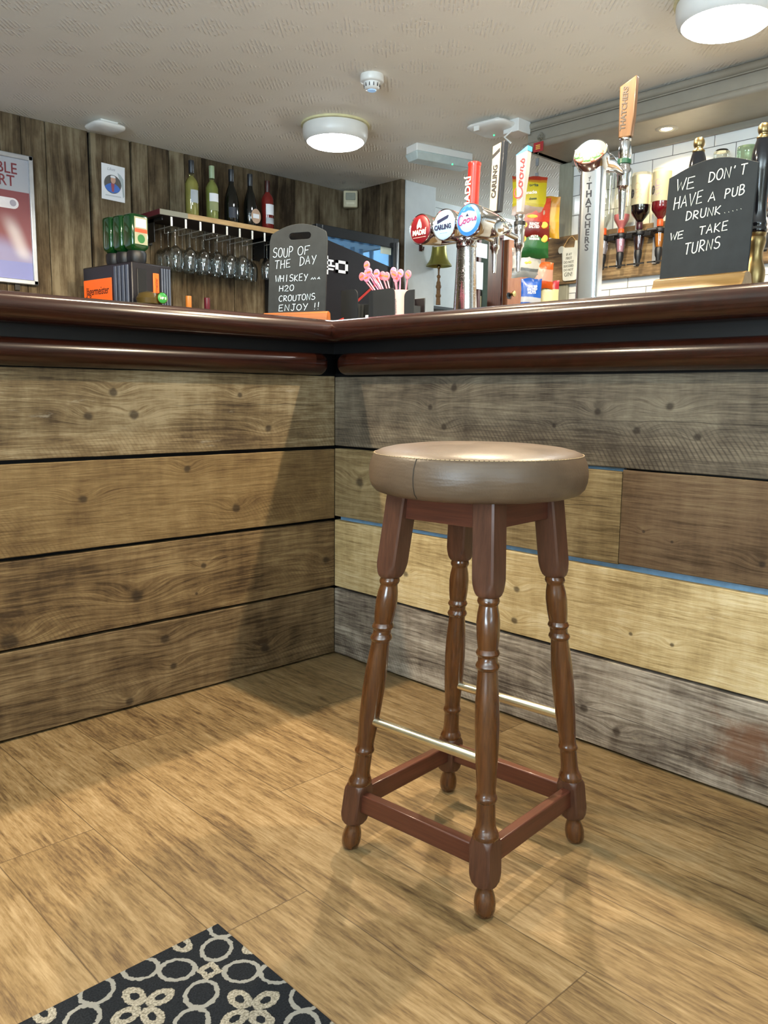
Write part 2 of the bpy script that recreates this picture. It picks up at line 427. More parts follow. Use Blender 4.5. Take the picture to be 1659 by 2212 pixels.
M_planks = g.mat
def plank_wall(name, edges, place, label, thick=0.02):
    mb = MB(); seeds = []; rnd_ = random.Random(3)
    for i in range(len(edges)-1):
        a, b, gp = edges[i][0], edges[i+1][0], edges[i][1]
        dz = rnd_.uniform(0, 0.006)
        place(mb, a + gp, b - 0.0012, dz); seeds.append((rnd_.random(), a))
    me = mb.mesh(name, M_planks)
    at = me.attributes.new('plank', 'FLOAT', 'FACE'); ac = me.attributes.new('across', 'FLOAT', 'POINT')
    for p in me.polygons: at.data[p.index].value = seeds[min(p.index//6, len(seeds)-1)][0]
    for vv in me.vertices: ac.data[vv.index].value = vv.co.x if name == 'wall_back' else vv.co.y
    o = bpy.data.objects.new(name, me); COL.objects.link(o); b = o.modifiers.new('edge', 'BEVEL'); b.width = 0.002; b.segments = 1
    tag(o, label, None, None, 'structure')
ed = [(-4.6, 0), (-4.4, .002)]
xx = -4.4
for wdt in (.21, .18, .23, .2, .19, .22, .2, .21, .18, .22, .2, .19, .21, .2, .22, .2, .19, .21, .22, .2): ed.append((ed[-1][0]+wdt, .002))
ed = [e for e in ed if e[0] < -0.25] + [(-0.145, .002), (-0.04, .002), (.083, .002), (.307, .016), (.547, .010), (.655, .002), (.785, .003), (.885, .002), (1.0, .002), (1.215, .006), (1.447, .005), (1.69, .003), (1.90, .002), (2.155, 0)]
plank_wall('wall_back', ed, lambda mb, a, b, d: mb.box(a, b, 2.4-d, 2.43, 0, H), 'wall of old vertical planks behind the bar')
plank_wall('wall_side', [(1.885, 0), (1.96, .003), (2.09, .002), (2.26, .002), (2.4, 0)], lambda mb, a, b, d: mb.box(2.15-d, 2.185, a, b, 0, H), 'short return of vertical planks by the white pier')
struct('wall_back_lining', MB().box(-4.6, 2.2, 2.425, 2.5, 0, H), M_black, 'dark lining behind the planks')
struct('column', MB().box(2.186, 2.47, 1.88, 2.5, 0, H), M_white, 'white plastered pier at the end of the plank wall', bevel=0.004)

# far end wall with an opening to the kitchen
M_kit = pm('kitchen_wall', '#4a534c', 0.6)
mb = MB().box(2.47, 3.24, 2.15, 2.27, 0, H).box(3.53, 4.6, 2.15, 2.27, 0, H).box(3.24, 3.53, 2.15, 2.27, 2.08, H)
struct('wall_far', mb, M_white, 'white wall beyond the pier with an opening')
mb = MB().box(2.8, 4.3, 3.5, 3.55, 0, H).box(2.75, 2.8, 2.27, 3.55, 0, H).box(4.3, 4.35, 2.27, 3.55, 0, H)
struct('wall_kitchen', mb, M_kit, 'dim kitchen walls behind the opening')
M_trimwood = turned_wood('dark_red_wood', '#3d1a12', '#67301f', 0.45, 0.1)
struct('trim_1', MB().box(3.222, 3.252, 2.13, 2.28, 0, 2.1).box(3.518, 3.540, 2.149, 2.28, 0, 2.1).box(3.252, 3.518, 2.13, 2.28, 2.07, 2.1), M_trimwood, 'dark red frame of the kitchen opening')
struct('trim_2', MB().box(2.471, 4.3, 2.138, 2.15, 2.185, H), M_white, 'narrow cornice along the far wall')

# room behind the camera: walls with window openings
mb = MB().box(-4.7, -4.6, -5.2, -3.6, 0, H).box(-4.7, -4.6, -1.0, 2.5, 0, H).box(-4.7, -4.6, -3.6, -1.0, 0, 0.7).box(-4.7, -4.6, -3.6, -1.0, 2.0, H)
struct('wall_west', mb, M_wallpaint, 'west wall with a wide window')
mb = MB().box(-4.7, -3.15, -5.3, -5.2, 0, H).box(-1.45, 4.6, -5.3, -5.2, 0, H).box(-3.15, -1.45, -5.3, -5.2, 0, 0.7).box(-3.15, -1.45, -5.3, -5.2, 2.0, H)
struct('wall_south', mb, M_wallpaint, 'south wall with a window')
struct('wall_east', MB().box(4.35, 4.45, -5.2, 2.27, 0, H), M_white, 'east wall')
M_frame = pm('white_window_frame', '#d8d8d2', 0.4)
mb = MB()
for yb in (-3.6, -2.73, -1.87, -1.05): mb.box(-4.68, -4.62, yb, yb+0.05, 0.7, 2.0)
mb.box(-4.68, -4.62, -3.6, -1.0, 0.7, 0.75).box(-4.68, -4.62, -3.6, -1.0, 1.95, 2.0)
struct('window_1', mb, M_frame, 'white frame of the west window')
mb = MB()
for xb in (-3.15, -2.33, -1.5): mb.box(xb, xb+0.05, -5.28, -5.22, 0.7, 2.0)
mb.box(-3.15, -1.45, -5.28, -5.22, 0.7, 0.75).box(-3.15, -1.45, -5.28, -5.22, 1.95, 2.0)
struct('window_2', mb, M_frame, 'white frame of the south window')

# white tiled wall behind the right arm of the bar
g = G('white_metro_tiles'); x, y, z = g.pos()
row = g.floor((z - 0.001)/0.101); zr = z - 0.001 - row*0.101
off = g.fract(row*0.5)*0.207
yc = (y - 0.041 + off)/0.207; tc = g.floor(yc); yr = g.fract(yc)*0.207
ed_ = g.mn(g.mn(yr, 0.207 - yr), g.mn(zr, 0.101 - zr))
grout = g.step(ed_, 0.0022, 0.0012)
tone = g.rand(g.vec(row, tc, 2.0))
g.set(color=g.mix(grout, g.ramp(tone, [(0, '#d8dad8'), (1, '#e0e1de')]), '#5a5a58'), rough=g.m('MULTIPLY_ADD', grout, 0.6, 0.12), spec=0.5)
g.bump(g.step(ed_, 0.0, 0.006) + (tone - 0.5)*0.0, 0.4, 0.002)
struct('wall_tiled', MB().box(2.17, 2.29, -5.2, 0.655, 0, H), g.mat, 'wall of white rectangular tiles behind the optics')
M_post = turned_wood('grey_green_paint', '#7d7c6c', '#979684', 0.5, 0.0, 30)
struct('trim_3', MB().box(2.150, 2.30, 0.600, 0.680, 0, 2.0925), M_post, 'painted post at the end of the tiled wall', bevel=0.004)
# boxed canopy over the back bar
mb = MB()
mb.box(1.84, 1.865, -5.2, 0.66, 2.0955, H-.001)
mb.box(1.865, 2.17, -5.2, 0.66, 2.0955, 2.11)
mb.box(1.865, 2.30, 0.632, 0.66, 2.0955, H-.001)
mb.tube([(1.832, -5.2, 2.205), (1.832, 0.672, 2.205), (2.30, 0.672, 2.205)], 0.018, 10)
mb.tube([(1.832, -5.2, 2.111), (1.832, 0.672, 2.111), (2.30, 0.672, 2.111)], 0.018, 10)
mb.box(1.828, 1.842, -5.2, 0.672, 2.183, 2.193)
mb.box(2.145, 2.169, -5.2, 0.6, 2.07, 2.096)
struct('trim_4', mb, M_taupe, 'taupe boxed canopy with mouldings above the back bar')
# ================================================================= THE BAR COUNTER
M_mahog = turned_wood('dark_mahogany_varnish', '#150804', '#2e120a', 0.24, 0.38, 60, 0)
M_recess = pm('black_stained_wood', '#070606', 0.5, spec=0.3)
bar = thing('bar_counter', 'L-shaped pub bar with dark varnished rail and horizontal reclaimed board front', 'bar', (0, 0, 0))
def sweep_L(prof, left_end=-2.9, right_end=-3.4, trim=None):
    """closed profile of (d outward, z) swept along the left arm, around the inner corner and down the right arm"""
    mb = MB()
    mb.loft([[(left_end, -d, z) for d, z in prof], [(-d, -d, z) for d, z in prof], [(-d, right_end, z) for d, z in prof]])
    return mb
nose = [(-0.62, 1.085), (0.030, 1.0855)] + [(0.050+0.034*math.cos(a), 1.050+0.0350*math.sin(a)) for a in [math.radians(t) for t in (84, 68, 52, 36, 20, 4, -14, -32, -50, -66)]] + [(0.055, 1.0165), (-0.62, 1.0165)]
obj('bar_top', sweep_L(nose), M_mahog, bar, sharp=60)
obj('recessed_band', sweep_L([(0.0, 1.018), (0.022, 1.018), (0.022, 0.984), (0.0, 0.984)]), M_recess, bar)
mold = [(0.0, 0.985), (0.018, 0.986)] + [(0.018+0.034*math.cos(math.radians(t)), 0.953+0.033*math.sin(math.radians(t))) for t in (70, 50, 30, 10, -10, -30, -50, -72)] + [(0.02, 0.919), (0.0, 0.919)]
def mould_arm(f, a, b):
    rings = []
    for t, s_ in ((a, 1.0), (b-0.022, 1.0), (b-0.012, 0.97), (b-0.004, 0.86), (b, 0.62)):
        rings.append([f(t, d*s_, 0.952+(zz-0.952)*s_) for d, zz in mold])
    return MB().loft(rings)
obj('lower_moulding', mould_arm(lambda t, d, zz: (t, -d, zz), -2.9, -0.062), M_mahog, bar, sharp=60)
obj('lower_moulding', mould_arm(lambda t, d, zz: (-d, -t, zz), 3.4, 0.066) if False else mould_arm(lambda t, d, zz: (-d, t, zz), -3.4, -0.060), M_mahog, bar, sharp=60)
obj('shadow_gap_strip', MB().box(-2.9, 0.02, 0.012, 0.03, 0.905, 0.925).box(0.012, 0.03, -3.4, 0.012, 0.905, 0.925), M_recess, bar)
# backing behind the board gaps; the gap between second and third board of the right arm shows a pale blue membrane
obj('backing', MB().box(-2.9, 0.03, 0.030, 0.045, 0, 1.0).box(0.030, 0.045, -3.4, 0.03, 0, 1.0), M_recess, bar)
M_memb = pm('blue_membrane', '#6f93b3', 0.5, mottle=0.1, scale=40)
obj('blue_membrane', MB().box(0.0185, 0.0295, -3.4, -0.01, 0.4535, 0.475), M_memb, bar)
obj('blue_membrane', MB().box(0.0185, 0.0295, -1.03, -0.66, 0.6875, 0.70), M_memb, bar)
obj('carcass', MB().box(-2.9, 0.62, 0.05, 0.56, 0, 1.01).box(0.05, 0.56, -3.4, 0.05, 0, 1.01), M_recess, bar)

def board(L, h, M, x0, z0, right=False, t=0.022):
    mb = MB(); n = max(2, int(L/0.06)); rnd_ = random.Random(int(L*1000+h*9999+z0*777)); rings = []
    b0 = t0 = 0.0
    for i in range(n+1):
        xx_ = L*i/n; lo = rnd_.uniform(0, 0.0012); hi = h - rnd_.uniform(0, 0.0014)
        c = 0.0016
        rings.append([(xx_, c, lo), (xx_, 0, lo+c), (xx_, 0, hi-c), (xx_, c, hi), (xx_, t, hi), (xx_, t, lo)])
    mb.loft(rings)
    o = obj('front_board', mb, M, bar, sharp=30)
    if right: o.location = (0, -x0, z0); o.rotation_euler = (0, 0, -PI/2)
    else: o.location = (x0, 0, z0)
    return o
X0 = 2.9
# left arm, top to bottom (knots given as distance from the left end, height on the board)
L_spec = [
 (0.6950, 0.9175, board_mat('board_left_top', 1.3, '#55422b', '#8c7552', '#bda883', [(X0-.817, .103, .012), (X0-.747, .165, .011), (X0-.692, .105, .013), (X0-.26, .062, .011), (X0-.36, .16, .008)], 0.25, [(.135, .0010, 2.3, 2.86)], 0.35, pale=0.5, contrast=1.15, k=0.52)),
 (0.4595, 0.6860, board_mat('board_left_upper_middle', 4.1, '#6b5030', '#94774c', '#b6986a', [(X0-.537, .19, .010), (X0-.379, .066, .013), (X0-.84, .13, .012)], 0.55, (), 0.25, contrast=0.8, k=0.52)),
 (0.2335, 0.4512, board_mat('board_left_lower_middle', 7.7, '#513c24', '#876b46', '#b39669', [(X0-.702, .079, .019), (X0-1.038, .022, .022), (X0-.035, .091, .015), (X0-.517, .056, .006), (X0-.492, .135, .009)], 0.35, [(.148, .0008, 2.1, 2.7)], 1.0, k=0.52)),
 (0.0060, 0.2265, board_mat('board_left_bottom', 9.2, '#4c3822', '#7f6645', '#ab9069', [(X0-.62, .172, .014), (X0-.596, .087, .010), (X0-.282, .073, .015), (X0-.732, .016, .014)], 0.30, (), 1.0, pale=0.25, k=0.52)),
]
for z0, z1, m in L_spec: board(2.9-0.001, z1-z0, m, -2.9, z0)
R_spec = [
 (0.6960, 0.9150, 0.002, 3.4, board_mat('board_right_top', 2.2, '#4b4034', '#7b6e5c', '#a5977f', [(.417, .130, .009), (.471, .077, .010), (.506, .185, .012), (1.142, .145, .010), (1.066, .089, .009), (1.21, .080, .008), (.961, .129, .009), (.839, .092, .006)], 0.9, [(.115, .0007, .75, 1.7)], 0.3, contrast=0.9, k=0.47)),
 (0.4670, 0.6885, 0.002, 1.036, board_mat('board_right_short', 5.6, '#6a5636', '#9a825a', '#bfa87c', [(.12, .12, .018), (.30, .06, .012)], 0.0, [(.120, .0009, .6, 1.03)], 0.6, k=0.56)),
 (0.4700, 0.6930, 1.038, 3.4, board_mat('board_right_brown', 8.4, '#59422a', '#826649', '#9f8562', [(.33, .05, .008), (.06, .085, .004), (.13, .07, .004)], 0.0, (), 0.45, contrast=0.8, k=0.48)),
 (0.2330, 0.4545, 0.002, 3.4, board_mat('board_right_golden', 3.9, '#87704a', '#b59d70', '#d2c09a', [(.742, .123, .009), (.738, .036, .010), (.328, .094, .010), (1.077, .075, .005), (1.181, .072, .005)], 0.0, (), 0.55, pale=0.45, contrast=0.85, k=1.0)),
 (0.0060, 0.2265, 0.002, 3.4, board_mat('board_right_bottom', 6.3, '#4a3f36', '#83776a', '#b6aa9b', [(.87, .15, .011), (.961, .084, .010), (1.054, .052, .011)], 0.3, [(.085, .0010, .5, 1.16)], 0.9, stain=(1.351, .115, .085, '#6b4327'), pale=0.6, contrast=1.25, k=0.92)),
]
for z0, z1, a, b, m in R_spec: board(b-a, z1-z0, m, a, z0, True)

# ================================================================= THE BAR STOOL
M_legwood = turned_wood('stool_turned_wood', '#3a1f0d', '#5f3718', 0.22, 0.7, 120)
M_blockwood = turned_wood('stool_block_wood', '#3f2519', '#583728', 0.42, 0.2, 160)
M_rail = turned_wood('stool_rail_wood', '#432117', '#5e3324', 0.38, 0.3, 160, 1)
stool = thing('bar_stool', 'tall dark wooden bar stool with round taupe leather seat and brass foot rails', 'bar stool', (-0.5785, -1.0715, 0), math.radians(5))
LEGP = [(0.0, .0115), (0.004, .0155), (0.012, .0180), (0.024, .0185), (0.034, .0168), (0.042, .0142), (0.046, .0132), (0.050, .0135)]
LEGU = [(0.131, .0215), (0.134, .0225), (0.139, .0215), (0.145, .0185), (0.150, .0170), (0.160, .0162), (0.186, .0158), (0.1905, .0160), (0.193, .0178), (0.1965, .0188), (0.200, .0178), (0.203, .0163), (0.212, .0160), (0.24, .0178), (0.28, .0200), (0.32, .0208), (0.355, .0202), (0.385, .0182), (0.405, .0166), (0.409, .0166), (0.4115, .0190), (0.4155, .0204), (0.4195, .0190), (0.423, .0166), (0.431, .0166), (0.4335, .0188), (0.437, .0202), (0.441, .0186), (0.444, .0168), (0.448, .0175), (0.465, .0192), (0.487, .0199), (0.502, .0184), (0.514, .0160), (0.5165, .0160), (0.5195, .0180), (0.523, .0190), (0.5265, .0180), (0.5295, .0172)]
ZT = 0.695
def leg_mesh(sx, sy):
    fx, fy = sx*0.1555, sy*0.1555; tx, ty = sx*0.0935, sy*0.0935
    # the whole stool leans by a few millimetres
    tx += 0.0035; ty += -0.0045
    seg = 40; hb, ht = 0.0205, 0.0215
    rings = []; kinds = []
    def ring(z, r=None, half=None, cap=None):
        cx, cy = fx + (tx-fx)*z/ZT, fy + (ty-fy)*z/ZT; out = []
        for j_ in range(seg):
            a = 2*PI*(j_+0.5)/seg
            rr = r if half is None else min(half/max(abs(math.cos(a)), abs(math.sin(a))), cap)
            out.append((cx+rr*math.cos(a), cy+rr*math.sin(a), z))
        rings.append(out); kinds.append(half is not None)
    for z, r in LEGP: ring(z, r)
    for z, c in ((0.0515, .0150), (0.054, .0205), (0.058, .0238), (0.066, .0262), (0.072, .0280), (0.080, .0300), (0.112, .0300), (0.118, .0280), (0.123, .0262), (0.128, .0238), (0.1305, .0222)): ring(z, None, hb, c)
    for z, r in LEGU: ring(z, r)
    for z, c in ((0.531, .0200), (0.534, .0225), (0.540, .0250), (0.549, .0272), (0.558, .0290), (0.566, .0305), (0.62, .0305), (ZT, .0305)): ring(z, None, ht, c)
    mb = MB(); n = seg
    a0 = mb.mi(M_legwood); b0 = mb.mi(M_blockwood)
    mb.loft(rings, None, M_legwood)
    mb.bm.faces.ensure_lookup_table()
    for i_ in range(len(rings)-1):
        if kinds[i_] and kinds[i_+1]:
            for j_ in range(n): mb.bm.faces[i_*n+j_].material_index = b0
    return mb
for sx in (-1, 1):
    for sy in (-1, 1): obj('leg', leg_mesh(sx, sy), None, stool, sharp=34)
def legx(s, z): return s*(0.1555 + (0.0935-0.1555)*z/ZT)
def sway(z): return Vector((0.0035*z/ZT, -0.0045*z/ZT, 0))
# aprons under the seat and low stretchers, each its own board
def rail_bar(name, p, q, hw, hh, mat, bev):
    p, q = Vector(p), Vector(q); d = (q-p).normalized(); s_ = d.cross(Vector((0, 0, 1)))
    M = Matrix(((s_.x, d.x, 0, 0), (s_.y, d.y, 0, 0), (s_.z, d.z, 1, 0), (0, 0, 0, 1))); M.translation = p
    L = (q-p).length
    return obj(name, MB().box(-hw, hw, 0, L, -hh, hh), mat, stool, bevel=bev, M=M)
za, zs = 0.667, 0.098
for s_ in (-1, 1):
    a = legx(1, za) - 0.012
    rail_bar('apron', Vector((s_*legx(1, za), -a, za))+sway(za), Vector((s_*legx(1, za), a, za))+sway(za), 0.010, 0.0265, M_rail, 0.001)
    rail_bar('apron', Vector((-a, s_*legx(1, za), za))+sway(za), Vector((a, s_*legx(1, za), za))+sway(za), 0.010, 0.0265, M_rail, 0.001)
    b = legx(1, zs) - 0.016
    rail_bar('stretcher', Vector((s_*legx(1, zs), -b, zs)), Vector((s_*legx(1, zs), b, zs)), 0.0095, 0.0185, M_rail, 0.0025)
    rail_bar('stretcher', Vector((-b, s_*legx(1, zs), zs)), Vector((b, s_*legx(1, zs), zs)), 0.0095, 0.0185, M_rail, 0.0025)
M_brassrod = pm('worn_brass_rod', '#e3dfc8', 0.27, metal=1.0, mottle=0.05)
zr = 0.256
for s_ in (-1, 1):
    p = Vector((s_*legx(1, zr), -legx(1, zr)-0.006, zr))+sway(zr); q = Vector((s_*legx(1, zr), legx(1, zr)-0.0155, zr))+sway(zr)
    off = Vector((-0.004, 0, 0))
    tag(obj('foot_rail', MB().tube([p, q], 0.0092, 16), M_brassrod, stool), 'brass foot rail')
# seat
g = G('taupe_leather'); x, y, z = g.obj()
n = g.noise(g.vec(x, y, z), 9.0, 4); vr = g.new('ShaderNodeTexVoronoi'); g.put(vr.inputs['Vector'], g.vec(x, y, z)); vr.inputs['Scale'].default_value = 260
wr = g.noise(g.vec(g.m('ARCTAN2', y, x)*0.8, z*26, 0.0), 1.0, 3)
g.set(color=g.ramp(n, [(0.3, '#4d3e30'), (0.7, '#5f4d3c')]), rough=g.m('MULTIPLY_ADD', n, 0.2, 0.30), spec=0.45)
g.bump(V(g, vr.outputs['Distance'])*0.10 + wr*3.0, 0.4, 0.003)
M_leather = g.mat
sc_ = Vector((0.004, -0.006, 0))
prof = [(0.0, .686), (.150, .686), (.172, .687), (.184, .691), (.1915, .699), (.1955, .712), (.1965, .726), (.1945, .741), (.1895, .753), (.1868, .7575), (.1845, .7595), (.174, .7640), (.155, .7685), (.12, .7725), (.07, .7750), (.03, .7755), (0.0, .7755)]
obj('seat', MB().lathe(prof, 96, Matrix.Translation(sc_)), M_leather, stool, sharp=70)
M_thread = pm('pale_stitching', '#b59c78', 0.6)
mb = MB()
for i in range(150):
    a0, a1 = 2*PI*i/150, 2*PI*(i+0.7)/150
    mb.tube([(sc_.x+.1872*math.cos(t), sc_.y+.1872*math.sin(t), .7578) for t in (a0, (a0+a1)/2, a1)], 0.0007, 5)
obj('stitching', mb, M_thread, stool)
aseam = math.radians(183)
pts = [(sc_.x+(r+0.0004)*math.cos(aseam), sc_.y+(r+0.0004)*math.sin(aseam), z_) for r, z_ in prof[3:10]]
obj('side_seam', MB().tube(pts, 0.0008, 6), pm('dark_seam', '#2c241c', 0.6), stool)

# ================================================================= DOOR MAT
g = G('patterned_carpet'); x, y, z = g.pos()
jx = g.noise(g.vec(x*130, y*130, 1.0), 1.0, 2) - 0.5; jy = g.noise(g.vec(x*130, y*130, 7.0), 1.0, 2) - 0.5
u = (x + 1.132)/0.107 + jx*0.07; v = (y + 1.050)/0.107 + jy*0.07
p = (u+v)*0.5; q = (u-v)*0.5
rp = p - g.m('ROUND', p); rq = q - g.m('ROUND', q)
ap, aq = g.abs(rp), g.abs(rq)
def ring_(a, b): 
    d = g.sqrt((a-0.32)*(a-0.32)*0.85 + b*b*1.15); return g.step(g.abs(d-0.158), 0.027, 0.019)
line = g.mx(ring_(ap, aq), ring_(aq, ap))
du, dv = rp + rq, rp - rq
sq = g.mx(g.abs(du), g.abs(dv)); sqm = g.step(g.abs(sq - 0.095), 0.045, 0.035)
fp = g.abs(g.fract(p) - 0.5); fq_ = g.fract(p) - 0.5; fr_ = g.fract(q) - 0.5
fu, fv = g.abs(fq_ + fr_), g.abs(fq_ - fr_)
def petal(a, b):
    d = g.sqrt((a-0.245)*(a-0.245)*0.55 + b*b*1.15); return g.step(g.abs(d-0.105), 0.052, 0.040)
pet = g.mx(petal(fu, fv), petal(fv, fu))
blk = g.ramp(g.noise(g.vec(x*400, y*400), 1.0, 2), [(0.3, '#141619'), (0.7, '#272a2f')])
col = g.mix(line, blk, '#85847f'); cre = g.ramp(g.noise(g.vec(x*300, y*300), 1.0, 2), [(0.35, '#6e695e'), (0.65, '#a39d90')])
col = g.mix(g.mx(sqm, pet), col, cre)
g.set(color=col, rough=0.95, spec=0.1); g.bump(g.noise(g.vec(x*700, y*700), 1.0, 2), 0.6, 0.002)
mat_ = obj('door_mat', MB().box(-1.95, -1.062, -1.62, -0.963, 0, 0.0055), g.mat, bevel=0.0015)
tag(mat_, 'black and grey patterned carpet mat lying on the wooden floor', 'mat')
# ================================================================= THINGS ON THE BAR
BT = 1.0856
g = G('slate_board'); x, y, z = g.obj()
n = g.noise(g.vec(x*30, y*8, z*30), 1.0, 4, 0.6); sm = g.noise(g.vec(x*7, y, z*5), 1.0, 3)
g.set(color=g.ramp(n*0.5+sm*0.5, [(0.35, '#1b1f21'), (0.65, '#272c2e')]), rough=0.7, spec=0.3)
M_slate = g.mat
M_chalk = pm('pale_blue_chalk', '#c9dde8', 0.9, mottle=0.1, scale=200)
M_chalkw = pm('cream_paint_pen', '#ece8d6', 0.8, mottle=0.06, scale=200)
M_orangewood = turned_wood('orange_pine', '#7d421b', '#a8632f', 0.4, 0.2, 60, 0)
M_oldgold = turned_wood('golden_pine', '#66491f', '#93703c', 0.35, 0.2, 60, 0)

def outline_board(W, Hs, peak, n=14, c=0.0):
    """straight sides, arched top: list of (x, z)"""
    return [(-W/2, 0), (W/2, 0)] + [(W/2 - c*0 - W*i/n, Hs + (peak-Hs)*math.sin(PI*i/n)) for i in range(n+1)]
# --- chalkboard by the inner corner, with a cut-out handle
cb = thing('chalkboard', 'dark chalkboard with a cut-out handle reading SOUP OF THE DAY on an orange wooden foot', 'chalkboard', M=frame((-.0768, .1001, BT), (.407, -.914, 0), (0, 0, 1)) @ Matrix.Rotation(-PI/2, 4, 'X'))
# local frame: x right, z up, -y towards the viewer
W1, HS, PK = 0.205, 0.268, 0.306
hole = [(hx, hz) for hx, hz in arc(-.022, .268, .011, .0105, 90, 270, 6) + arc(.034, .268, .011, .0105, -90, 90, 6)]
def holed_panel(outer, hole, y0, y1, mat):
    bm = bmesh.new()
    def loop(pts): 
        vs = [bm.verts.new((a, y0, b)) for a, b in pts]; return [bm.edges.new((vs[i], vs[(i+1) % len(vs)])) for i in range(len(vs))]
    e = loop(outer) + loop(hole)
    r = bmesh.ops.triangle_fill(bm, edges=e, use_beauty=True)
    fs = [f for f in r['geom'] if isinstance(f, bmesh.types.BMFace)]
    ex = bmesh.ops.extrude_face_region(bm, geom=fs)
    bmesh.ops.translate(bm, verts=[v for v in ex['geom'] if isinstance(v, bmesh.types.BMVert)], vec=(0, y1-y0, 0))
    mb = MB(); mb.bm.free(); mb.bm = bm; mb.mats = [mat]; return mb
top = [(-W1/2, 0.018), (W1/2, 0.018), (W1/2, HS-.012)] + [(W1/2-.006-(W1-.012)*i/14, HS + (PK-HS)*math.sin(PI*(0.06+0.88*i/14))**0.8) for i in range(15)] + [(-W1/2, HS-.012)]
lean = Matrix.Rotation(math.radians(-4), 4, 'X')
obj('board', holed_panel(top, hole, -0.003, 0.003, M_slate), None, cb, bevel=0.001, M=lean)
foot = [(-.016, 0), (-.012, .026), (-.004, .031), (.004, .031), (.012, .026), (.016, 0)]
obj('foot', MB().loft([[(-.115, a, b) for a, b in foot], [(.115, a, b) for a, b in foot]]), M_orangewood, cb, bevel=0.001)
def b1(u0, v0, u1, v1): 
    f = lambda u, v_: (-W1/2 + u*W1, 0.032 + v_*0.243); return (*f(u0, v0), *f(u1, v1))
hh = 0.243
page1 = lean @ frame((0, -0.0034, 0), (1, 0, 0), (0, 0, 1))
pen_words('lettering', [('SOUP', *b1(.063, .713, .436, .712), .125*hh), ('OF', *b1(.50, .725, .73, .735), .105*hh), ('THE', *b1(.10, .563, .40, .58), .105*hh), ('DAY', *b1(.54, .594, .84, .615), .105*hh),
   ('WHISKEY', *b1(.12, .397, .70, .397), .085*hh), ('~', *b1(.745, .407, .87, .407), .03*hh), ('H20', *b1(.19, .272, .47, .275), .075*hh), ('CROUTONS', *b1(.19, .140, .84, .150), .075*hh), ('ENJOY', *b1(.19, .016, .72, .024), .078*hh), ('!!', *b1(.80, .024, .92, .03), .088*hh)], M_chalk, cb, page1, 0.00105)

# --- chalkboard on the right arm
cb2 = thing('chalkboard', "arched dark chalkboard lettered WE DON'T HAVE A PUB DRUNK, beside the brass pump", 'chalkboard', M=frame((0.085, -1.155, BT), (0.02, -1, 0), (0, 0, 1)) @ Matrix.Rotation(-PI/2, 4, 'X'))
W2, HS2, PK2 = 0.200, 0.272, 0.2985
o2 = [(-W2/2, 0.012), (W2/2, 0.012)] + [(W2/2 - W2*i/16, HS2 + (PK2-HS2)*math.sin(PI*i/16)) for i in range(17)]
obj('board', MB().loft([[(a, -.003, b) for a, b in o2], [(a, .003, b) for a, b in o2]]), M_slate, cb2, bevel=0.0008, M=Matrix.Rotation(math.radians(-5), 4, 'X') @ Matrix.Translation((0, .003, 0)))
fprof = [(-.034, 0), (-.034, .012), (-.026, .018), (-.019, .030), (-.017, .040), (-.006, .044), (.006, .044), (.017, .040), (.026, .018), (.030, 0)]
obj('foot', MB().loft([[(-.104, a, b) for a, b in fprof], [(.104, a, b) for a, b in fprof]]), M_oldgold, cb2, bevel=0.001)
page2 = Matrix.Rotation(math.radians(-5), 4, 'X') @ frame((0, -0.0006, 0), (1, 0, 0), (0, 0, 1))
def b2(u0, v0, u1, v1):
    f = lambda u, v_: (-W2/2 + u*W2, 0.046 + v_*0.226); return (*f(u0, v0), *f(u1, v1))
k2 = 0.226
pen_words('lettering', [('WE', *b2(.10, .858, .34, .862), .118*k2), ("DON'T", *b2(.47, .895, .90, .908), .097*k2), ('HAVE', *b2(.088, .678, .44, .704), .12*k2), ('A', *b2(.49, .705, .59, .71), .088*k2), ('PUB', *b2(.67, .706, .90, .727), .09*k2),
   ('DRUNK', *b2(.249, .552, .66, .565), .085*k2), ('.....', *b2(.679, .569, .897, .585), .07*k2), ('WE', *b2(.085, .374, .26, .388), .072*k2), ('TAKE', *b2(.42, .391, .76, .405), .082*k2), ('TURNS', *b2(.27, .215, .69, .245), .105*k2)], M_chalkw, cb2, page2, 0.0012)

# --- bar caddy with a cup of stirrers
M_caddy = pm('charcoal_acrylic', '#26292b', 0.42)
cad = thing('bar_caddy', 'charcoal bar caddy with cut-away walls holding a pink cup of stirrers', 'bar caddy', (0.15, -0.03, BT))
def cut_panel(y0, y1, hgt, rl, rr, M):
    """panel in the y-z plane with rounded top corners (rl at the +y end)"""
    p = [(y0, 0.0), (y1, 0.0)]
    p += arc(y1-rl, hgt-rl, rl, rl, 0, 90, 6) if rl else [(y1, hgt)]
    p += arc(y0+rr, hgt-rr, rr, rr, 90, 180, 6) if rr else [(y0, hgt)]
    return [(0.0, a, b) for a, b in p], [(0.004, a, b) for a, b in p]
obj('base', MB().box(0, .105, -.171, .175, 0, .006), M_caddy, cad, bevel=0.001)
for y0, y1, hg, rl, rr in ((.092, .175, .122, 0, .022), (-.083, .033, .111, .016, .014), (-.171, -.128, .098, .020, 0)):
    a, b = cut_panel(y0, y1, hg, rl, rr, None); obj('front_panel', MB().loft([a, b]), M_caddy, cad)
obj('back_panel', MB().box(.101, .105, -.120, .175, .006, .085), M_caddy, cad, bevel=0.001)
for yv, hg, xe in ((.173, .085, .101), (.040, .10, .101), (-.169, .05, .03)): obj('divider', MB().box(.004, xe, yv-.002, yv+.002, .006, hg), M_caddy, cad)
nap = obj('napkin_stack', MB().box(.165, .235, -.005, .040, BT+.0065, BT+.036), M_paper, bevel=0.002); tag(nap, 'folded white napkins lying in the bar caddy', 'napkins')
M_cup = pm('blush_card', '#d9b3a8', 0.6)
